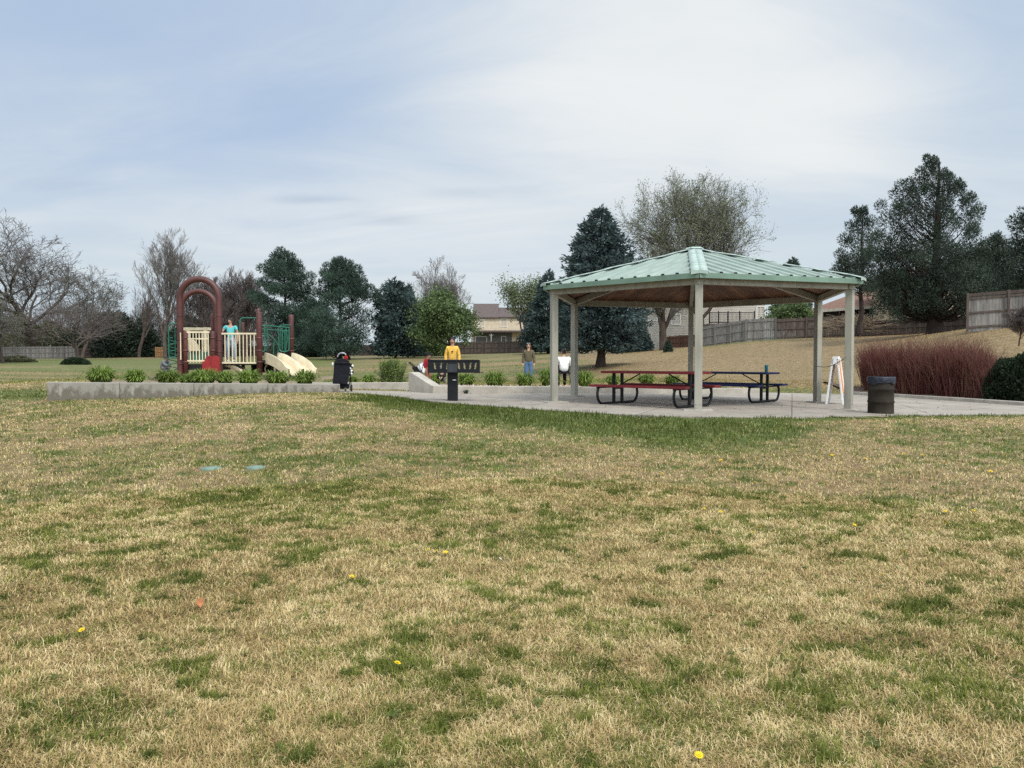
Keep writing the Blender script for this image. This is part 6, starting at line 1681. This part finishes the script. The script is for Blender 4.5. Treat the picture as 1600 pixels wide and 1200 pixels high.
fence('fence_panel', 'orange-tan board panel beside the spiral climber', [fp(243.5, 558, 112), fp(258, 558, 112)], 1.45, 'w_tan', post_gap=1.4, seed=3)
fence('board_fence', 'dark stained fence below the pines', [fp(258, 558, 120), fp(400, 557, 120), fp(500, 556, 119), fp(610, 555.5, 118)], 1.65, 'w_dark', rail_m='w_brown', post_gap=2.6, seed=4)
fence('board_fence', 'tan weathered fence left of the leafy tree', [fp(610, 555.5, 117), fp(662, 554.5, 116)], 1.55, 'w_grey', rail_m='w_brown', post_gap=1.7, seed=5)
fence('board_fence', 'brown railed fence in front of the beige house', [fp(662, 554.5, 114), fp(755, 553, 110), fp(870, 552, 106), fp(960, 549, 98)], 1.75, 'w_brown', post_gap=1.35, seed=6)
fence('board_fence', 'rust brown fence behind the budding trees', [fp(960, 548.5, 92), fp(1018, 547, 84), fp(1098, 544.5, 72)], 1.35, 'w_rust', post_gap=2.4, seed=7)
fence('board_fence', 'grey board fence stepping uphill behind the pavilion', [fp(1094, 543, 64), fp(1118, 540, 63), fp(1142, 537, 62), fp(1166, 533.5, 61)], 1.72, 'w_grey', post_gap=1.25, ptop=.0, seed=8)
fence('board_fence', 'pale weathered fence panel at the top of the rise', [fp(1166, 533, 61), fp(1212, 531, 60)], 1.72, 'w_grey', post_gap=2.4, seed=9)
fence('board_fence', 'brown slatted fence along the hilltop behind the right posts', [fp(1212, 531, 60), fp(1260, 529, 59.5), fp(1345, 526, 58)], 1.62, 'w_brown', post_gap=2.4, board=.11, seed=10)
fence('board_fence', 'dark brown fence behind the juniper trunk', [fp(1345, 526, 57), fp(1430, 523, 54), fp(1511, 520, 51)], 1.12, 'w_brown', post_gap=1.9, seed=11)
fence('privacy_fence', 'tall weathered privacy fence with a cap board at the right edge', [fp(1511, 518.5, 37.5), fp(1575, 514.5, 36.8), fp(1650, 509.5, 36), fp(1760, 503, 35)], 1.82, 'w_grey', rail_m='w_brown', post_gap=9, board=.13, cap=True, seed=12)

# ------------------------------------------------------------------ houses
def window(parent, px0, py0, px1, py1, Y, glass='glass', frame='trimw', name='window', off=.0, parts=True):
    a, b = P(px0, py1, Y), P(px1, py0, Y); o = parent.location
    x0, x1, z0, z1 = a.x - o.x, b.x - o.x, a.z - o.z, b.z - o.z; y = Y - o.y - .03 + off
    mb = MB(); w = .11
    mb.box(((x0 + x1) / 2, y, z1 + w / 2), (x1 - x0 + 2 * w, .08, w)); mb.box(((x0 + x1) / 2, y, z0 - w / 2), (x1 - x0 + 2 * w, .10, w))
    mb.box((x0 - w / 2, y, (z0 + z1) / 2), (w, .08, z1 - z0)); mb.box((x1 + w / 2, y, (z0 + z1) / 2), (w, .08, z1 - z0))
    mb.box(((x0 + x1) / 2, y + .005, (z0 + z1) / 2), (.05, .05, z1 - z0))
    f = mb.build(name, M[frame], parent)
    MB().box(((x0 + x1) / 2, y + .035, (z0 + z1) / 2), (x1 - x0 - .002, .02, z1 - z0 - .002)).build('pane', M[glass], f)
    return f
def siding(parent, px0, px1, py0, py1, Y, depth, m, name='wall', lap=.16):
    """lapped boards on the front, plain box behind"""
    a, b = P(px0, py1, Y), P(px1, py0, Y); o = parent.location; mb = MB()
    x0, x1, z0, z1 = a.x - o.x, b.x - o.x, a.z - o.z, b.z - o.z; y = Y - o.y
    mb.box(((x0 + x1) / 2, y + depth / 2 + .02, (z0 + z1) / 2), (x1 - x0, depth, z1 - z0))
    n = int((z1 - z0) / lap)
    for i in range(n):
        za, zb = z0 + lap * i, z0 + lap * (i + 1); e = .022
        mb.add([(x0 - .01, y - e, za), (x1 + .01, y - e, za), (x1 + .01, y, zb), (x0 - .01, y, zb), (x0 - .01, y + .01, za), (x1 + .01, y + .01, za)], [(0, 1, 2, 3), (4, 5, 1, 0)])
    return mb.build(name, M[m], parent)
def roof_plane(parent, px0, px1, py_e, py_r, Y, run, m, name='roof', over=.4):
    """gable roof, ridge parallel to the picture: eave row py_e at distance Y, ridge row py_r at Y + run"""
    o = parent.location; a = P(px0, py_e, Y - over); b = P(px1, py_e, Y - over); r0 = P(px0, py_r, Y + run)
    x0, x1 = a.x - o.x, b.x - o.x; ze, zr = a.z - o.z, r0.z - o.z; y0, y1 = Y - over - o.y, Y + run - o.y
    mb = MB(); t = .18
    mb.slab([(y0, ze), (y0, ze + t), (y1, zr), (2 * y1 - y0, ze + t), (2 * y1 - y0, ze), (y1, zr - t)], 'x', x0, x1)
    return mb.build(name, M[m], parent)
Y = 138
h1 = thing('house', 'beige two-storey house with a brown roof behind the fence, left of the pavilion', 'house', (PX(775, Y), Y, P(775, 552, Y).z - .5))
siding(h1, 736, 836, 497, 555, Y, 8, 'stucco', lap=.22)
window(h1, 748.5, 500, 756, 510, Y); window(h1, 783, 498.5, 791.5, 510, Y); window(h1, 743, 526.5, 760, 535, Y, 'glass_pale'); window(h1, 784, 526, 790, 537, Y, 'glass_pale')
roof_plane(h1, 738, 778.5, 497, 474.5, Y, 4.2, 'shingle'); rf = roof_plane(h1, 778.5, 842, 496.5, 480.5, Y, 4.0, 'shingle')
o = h1.location
mb = MB(); a, b = P(738, 518.5, Y - 2.2), P(842, 518.5, Y - 2.2); mb.box(((a.x + b.x) / 2 - o.x, -1.15, a.z - o.z + .1), (b.x - a.x, 2.3, .32)); mb.build('porch_roof', M['shingle'], h1)
pp = P(767.5, 522, Y - 2.1); mb = MB(); mb.box((pp.x - o.x, -2.0, (pp.z - o.z) / 2 + .1), (.17, .17, pp.z - o.z)); mb.bar((pp.x - o.x, -2, pp.z - o.z - .45), (pp.x - o.x - .4, -2, pp.z - o.z - .05), .07, .07); mb.bar((pp.x - o.x, -2, pp.z - o.z - .45), (pp.x - o.x + .4, -2, pp.z - o.z - .05), .07, .07); mb.build('porch_post', M['steel'], h1)
a, b = P(740, 552, Y), P(800, 520, Y); mb = MB(); mb.box(((a.x + b.x) / 2 - o.x, -.045, (a.z + b.z) / 2 - o.z), (b.x - a.x, .03, b.z - a.z)); mb.build('porch_wall', mat('shaded_porch_siding', (.12, .12, .12), .9), h1)  # dark sheet with the shade under the porch put into its colour
pp = P(793.5, 474, Y + 3); MB().tube([(pp.x - o.x, 3, pp.z - o.z - 1.5), (pp.x - o.x, 3, pp.z - o.z + .1)], .12, 8).build('vent_pipe', M['black'], h1)

Y = 80
h2 = thing('house', 'pale house with a black deck railing behind the pavilion', 'house', (PX(1110, Y), Y, P(1110, 540, Y).z - .6))
siding(h2, 1008, 1196, 448, 548, Y, 8, 'pale_siding', lap=.18); roof_plane(h2, 1000, 1204, 448, 432, Y, 4.5, 'shingle')
window(h2, 1183, 480, 1194, 499, Y); window(h2, 1050, 492, 1062, 506, Y, 'glass_pale'); window(h2, 1014, 486, 1026, 500, Y, 'glass_pale')
o = h2.location; mb = MB(); yd = -2.4
def HZ(py): return P(1110, py, Y + yd).z - o.z
def HX(px): return PX(px, Y + yd) - o.x
for px in (1108, 1122, 1137, 1155, 1178): mb.box((HX(px), yd, (HZ(486) + HZ(512)) / 2), (.10, .10, HZ(486) - HZ(512)))
for py in (488.5, 504): mb.box(((HX(1108) + HX(1178)) / 2, yd, HZ(py)), (HX(1178) - HX(1108), .06, .08))
for i in range(34):
    x = HX(1108) + (HX(1178) - HX(1108)) * (i + .5) / 34; mb.box((x, yd, (HZ(488) + HZ(505)) / 2), (.025, .025, HZ(488) - HZ(505)))
mb.build('deck_railing', M['black'], h2)
mb = MB(); mb.box(((HX(1106) + HX(1180)) / 2, yd / 2, HZ(508)), (HX(1180) - HX(1106), -yd + .2, .25))
for px in (1109, 1145, 1177): mb.box((HX(px), yd + .1, HZ(508) / 2), (.15, .15, HZ(508)))
mb.build('deck', M['w_brown'], h2)

Y = 68
h3 = thing('house', 'low house with a reddish brown roof seen past the right posts', 'house', (PX(1325, Y), Y, P(1325, 520, Y).z - .5))
siding(h3, 1290, 1372, 478, 530, Y, 7, 'stucco', lap=.2); 
o = h3.location; a = P(1262, 485, Y - .8); b = P(1366, 477.5, Y - .8); r = P(1362, 448, Y + 3.2); r2 = P(1408, 448, Y + 3.2); c = P(1412, 477, Y - .8)
mb = MB(); mb.add([tuple(v - o) for v in (a, b, c, r2, r)] + [tuple(v - o + Vector((0, 0, -.22))) for v in (a, b, c, r2, r)], [(0, 1, 2, 3, 4), (9, 8, 7, 6, 5), (0, 5, 6, 1), (1, 6, 7, 2), (2, 7, 8, 3), (3, 8, 9, 4), (4, 9, 5, 0)])
mb.build('roof', M['shingle_red'], h3)
mb = MB(); mb.bar(a - o + Vector((0, -.06, -.12)), b - o + Vector((0, -.06, -.12)), .06, .24); mb.build('gutter', M['steel'], h3)
a, b = P(1286, 503, Y - .02), P(1364, 482, Y - .02); mb = MB(); mb.box(((a.x + b.x) / 2 - o.x, -.05, (a.z + b.z) / 2 - o.z), (b.x - a.x, .04, b.z - a.z)); mb.build('porch_wall', mat('dark_porch_sheet', (.035, .034, .04), .8), h3)  # near-black sheet below the eave, laid over the siding

Y = 60
h4 = thing('house', 'tan house with lapped siding behind the juniper', 'house', (PX(1465, Y), Y, P(1465, 520, Y).z - .5))
siding(h4, 1430, 1545, 440, 528, Y, 7, 'stucco', lap=.15); roof_plane(h4, 1424, 1553, 440, 420, Y, 3.8, 'shingle'); window(h4, 1440, 480, 1454, 496, Y)
Y = 62
h5 = thing('house', 'blue-grey house with white trim at the right edge', 'house', (PX(1625, Y), Y, P(1625, 515, Y).z - .5))
siding(h5, 1581, 1700, 400, 520, Y, 8, 'blue_siding', lap=.18); roof_plane(h5, 1577, 1710, 400, 386, Y, 4.2, 'shingle'); window(h5, 1566 + 30, 432, 1566 + 44, 452, Y)
o = h5.location; a = P(1560, 456, Y - .5); b = P(1582, 452, Y - .5); MB().bar(a - o, b - o, 1.2, .14).build('porch_roof', M['trimw'], h5); a2 = P(1580.5, 452, Y - .6); MB().box((a2.x - o.x, -.6, (a2.z - o.z) / 2), (.18, .18, a2.z - o.z)).build('porch_post', M['trimw'], h5)

# ------------------------------------------------------------------ small things in the lawn
for px, py, r, lab in ((330, 732.5, .095, 'faded green round valve lid sunk in the lawn, left of a pair'), (400, 731, .09, 'green round valve lid sunk in the lawn, right of a pair')):
    p = GP(px, py); t = thing('valve_lid', lab, 'valve lid', (p.x, p.y, p.z - .008), 0, 'valve lids in the lawn')
    MB().lathe([(r + .03, 0), (r + .03, .022), (r + .008, .028), (r + .008, .016)], n=28).build('rim', M['lid'], t); MB().lathe([(r, .0), (r, .024), (r - .02, .03), (0, .034)], n=28).build('lid', M['lid'], t)
    _blocks.append([(p.x + (r + .05) * math.cos(a), p.y + (r + .05) * math.sin(a)) for a in np.linspace(0, 6.283, 17)[:-1]])
    _blocks.append([(p.x - .09, p.y - .32), (p.x + .09, p.y - .32), (p.x + .09, p.y), (p.x - .09, p.y)])
def flower_mesh():
    R = random.Random(5); mb = MB()
    for ring, (n, l_, tl) in enumerate(((16, .021, .15), (14, .016, .55), (10, .010, 1.0))):
        for k in range(n):
            a = 6.283 * k / n + ring * .2; d = Vector((math.cos(a) * math.cos(tl), math.sin(a) * math.cos(tl), math.sin(tl))); s_ = Vector((-math.sin(a), math.cos(a), 0)) * .0032; e = d * l_
            mb.add([Vector((0, 0, .002)), e * .6 + s_, e, e * .6 - s_], [(0, 1, 2, 3)], R.uniform(.85, 1.1))
    return mb
fm_src = None
spots = [(128, 997), (550, 911), (519, 849), (682, 870), (669, 868), (696, 872), (621, 1050), (1413, 870), (1378, 908), (1477, 806), (1521, 805), (1476, 825), (1187, 832), (1176, 840), (1126, 807), (1100, 802), (1035, 746), (1476, 729), (1412, 714), (1092, 1198), (1335, 828), (1252, 825), (1105, 729), (1126, 724), (1300, 716), (1352, 722), (1390, 703), (1240, 706), (1440, 716), (1548, 742), (1180, 760), (1290, 760), (1570, 716)]
for i, (px, py) in enumerate(spots):
    p = GP(px, py); p.z += .045
    s = .95 if py > 790 else 1.3
    if fm_src is None:
        root = thing('dandelion', 'yellow dandelion flower in the dry lawn', 'flower', p, 0, 'dandelions scattered in the lawn'); fm_src = root
        hd_ = flower_mesh().build('flower_head', M['dandelion'], root); stm = MB().tube([(0, .006, -.05), (0, 0, 0)], .0022, 5).build('stem', M['lily'], root)
    else:
        root = fm_src.copy(); COL.objects.link(root); root.location = p
        for c_ in (hd_, stm):
            q = c_.copy(); COL.objects.link(q); q.parent = root
    root.rotation_euler = (math.radians(18), math.radians(-10 + 7 * (i % 4)), i * 1.3); root.scale = (s, s, s)
p = GP(312, 953); mb = MB(); n = 9
V = [(0, 0, .004)] + [(.034 * (1 + .45 * math.cos(2.5 * a) * (k % 2)) * math.cos(a), .048 * (1 + .35 * (k % 2)) * math.sin(a), .006 + .012 * math.sin(2 * a)) for k, a in enumerate(np.linspace(0, 6.283, 15)[:-1])]
mb.add(V, [(0, k + 1, (k + 1) % 14 + 1) for k in range(14)], smooth=True)
o = mb.build('dry_leaf', M['leafbrown'], None, p + Vector((0, 0, .045))); o.rotation_euler = (math.radians(35), .1, .4); o.scale = (.62, .62, .62); tag(o, 'single reddish brown dry leaf lying on the lawn at left', 'leaf')
p = GP(785, 883); mb = MB(); mb.add(V, [(0, k + 1, (k + 1) % 14 + 1) for k in range(14)], smooth=True); o = mb.build('dry_leaf', mat('bleached_leaf', (.66, .62, .52), .8), None, p + Vector((0, 0, .04))); o.scale = (.55, .55, .55); o.rotation_euler = (.5, .2, 2); tag(o, 'small bleached leaf lying in the middle of the lawn', 'leaf')

# broadleaf weeds (flat rosettes) through the near lawn, and leaf crumbs blown onto the slab
rg = np.random.default_rng(77); V = []; Fw = []; Tw = []
wx_ = []
for px, py in spots:
    p = GP(px, py); wx_.append((p.x + rg.normal(0, .04), p.y + rg.normal(0, .04)))
for _ in range(300):
    r = 2.6 + 9.5 * rg.random() ** 1.2; a = rg.uniform(-.62, .62); wx_.append((r * math.sin(a), r * math.cos(a)))
wz_ = Gfast(np.array([q[0] for q in wx_]), np.array([q[1] for q in wx_]))
for (x, y), z in zip(wx_, wz_):
    nl = int(rg.integers(5, 11)); L0 = rg.uniform(.016, .042)
    for k in range(nl):
        a = 6.283 * k / nl + rg.normal(0, .25); l_ = L0 * rg.uniform(.6, 1.2); w_ = l_ * .13; d = np.array([math.cos(a), math.sin(a), 0]); s_ = np.array([-d[1], d[0], 0]); tl = rg.uniform(.15, .7)
        b0 = len(V); pts = [(0, .5, 0), (.35, .9, .30), (.7, 1.25, .42), (1, .05, .30)]
        for t, ww, hh in pts:
            c = np.array([x, y, z + .012]) + d * l_ * t + np.array([0, 0, 1]) * l_ * hh * tl * 1.6; V += [c - s_ * w_ * ww, c + s_ * w_ * ww]
        Fw += [(b0, b0 + 1, b0 + 3, b0 + 2), (b0 + 2, b0 + 3, b0 + 5, b0 + 4), (b0 + 4, b0 + 5, b0 + 7, b0 + 6)]; Tw += [rg.uniform(.6, 1.2)] * 3
tag(link('lawn_weeds', fast_mesh('lawn_weeds', V, [np.array(Fw)], tint=Tw, smooth=True), leafmat('weed_leaves', (0.12, 0.155, 0.035), (0.075, 0.10, 0.022))), kind='stuff')
V = []; Fw = []
for _ in range(260):
    x, y = rg.uniform(-4, 13), rg.uniform(15.3, 24); 
    if not inside(pad_poly, [x], [y])[0]: continue
    s_ = rg.uniform(.012, .04); a = rg.random() * 6.283; b0 = len(V); z = padz(x, y) + .004
    V += [(x + s_ * math.cos(a + q) * (1, .45, 1, .45)[k], y + s_ * math.sin(a + q) * (1, .45, 1, .45)[k], z + rg.random() * .018) for k, q in enumerate((0, 1.57, 3.14, 4.71))]; Fw.append((b0, b0 + 1, b0 + 2, b0 + 3))
tag(link('leaf_litter', fast_mesh('leaf_litter', V, [np.array(Fw)]), mat('leaf_crumbs', (0.14, 0.09, 0.055), .9, var=.3, scale=3)), kind='stuff')

# ------------------------------------------------------------------ the lawn itself
import os
QUAL = float(os.environ.get('GRASS', '1'))
parts_ = [lawn_blades(int(690000 * QUAL), 2.2, 9.0, 1.45, .0032, .036), lawn_blades(int(520000 * QUAL), 8.0, 34.0, 1.55, .0034, .036), lawn_blades(int(90000 * QUAL), 30.0, 70.0, 1.8, .0036, .04, a_max=.66)]
V = np.concatenate([p_[0] for p_ in parts_]).reshape(-1, 3); nb = len(V) // 5
gr_ = np.concatenate([p_[1] for p_ in parts_]); to_ = np.concatenate([p_[2] for p_ in parts_])
b5 = np.arange(nb)[:, None] * 5
o = link('lawn_grass', fast_mesh('lawn_grass', V, [np.array([[0, 1, 2, 3]]) + b5, np.array([[3, 2, 4]]) + b5], smooth=True, attrs={'green': gr_, 'tone': to_}), M['blades'])
tag(o, kind='stuff')
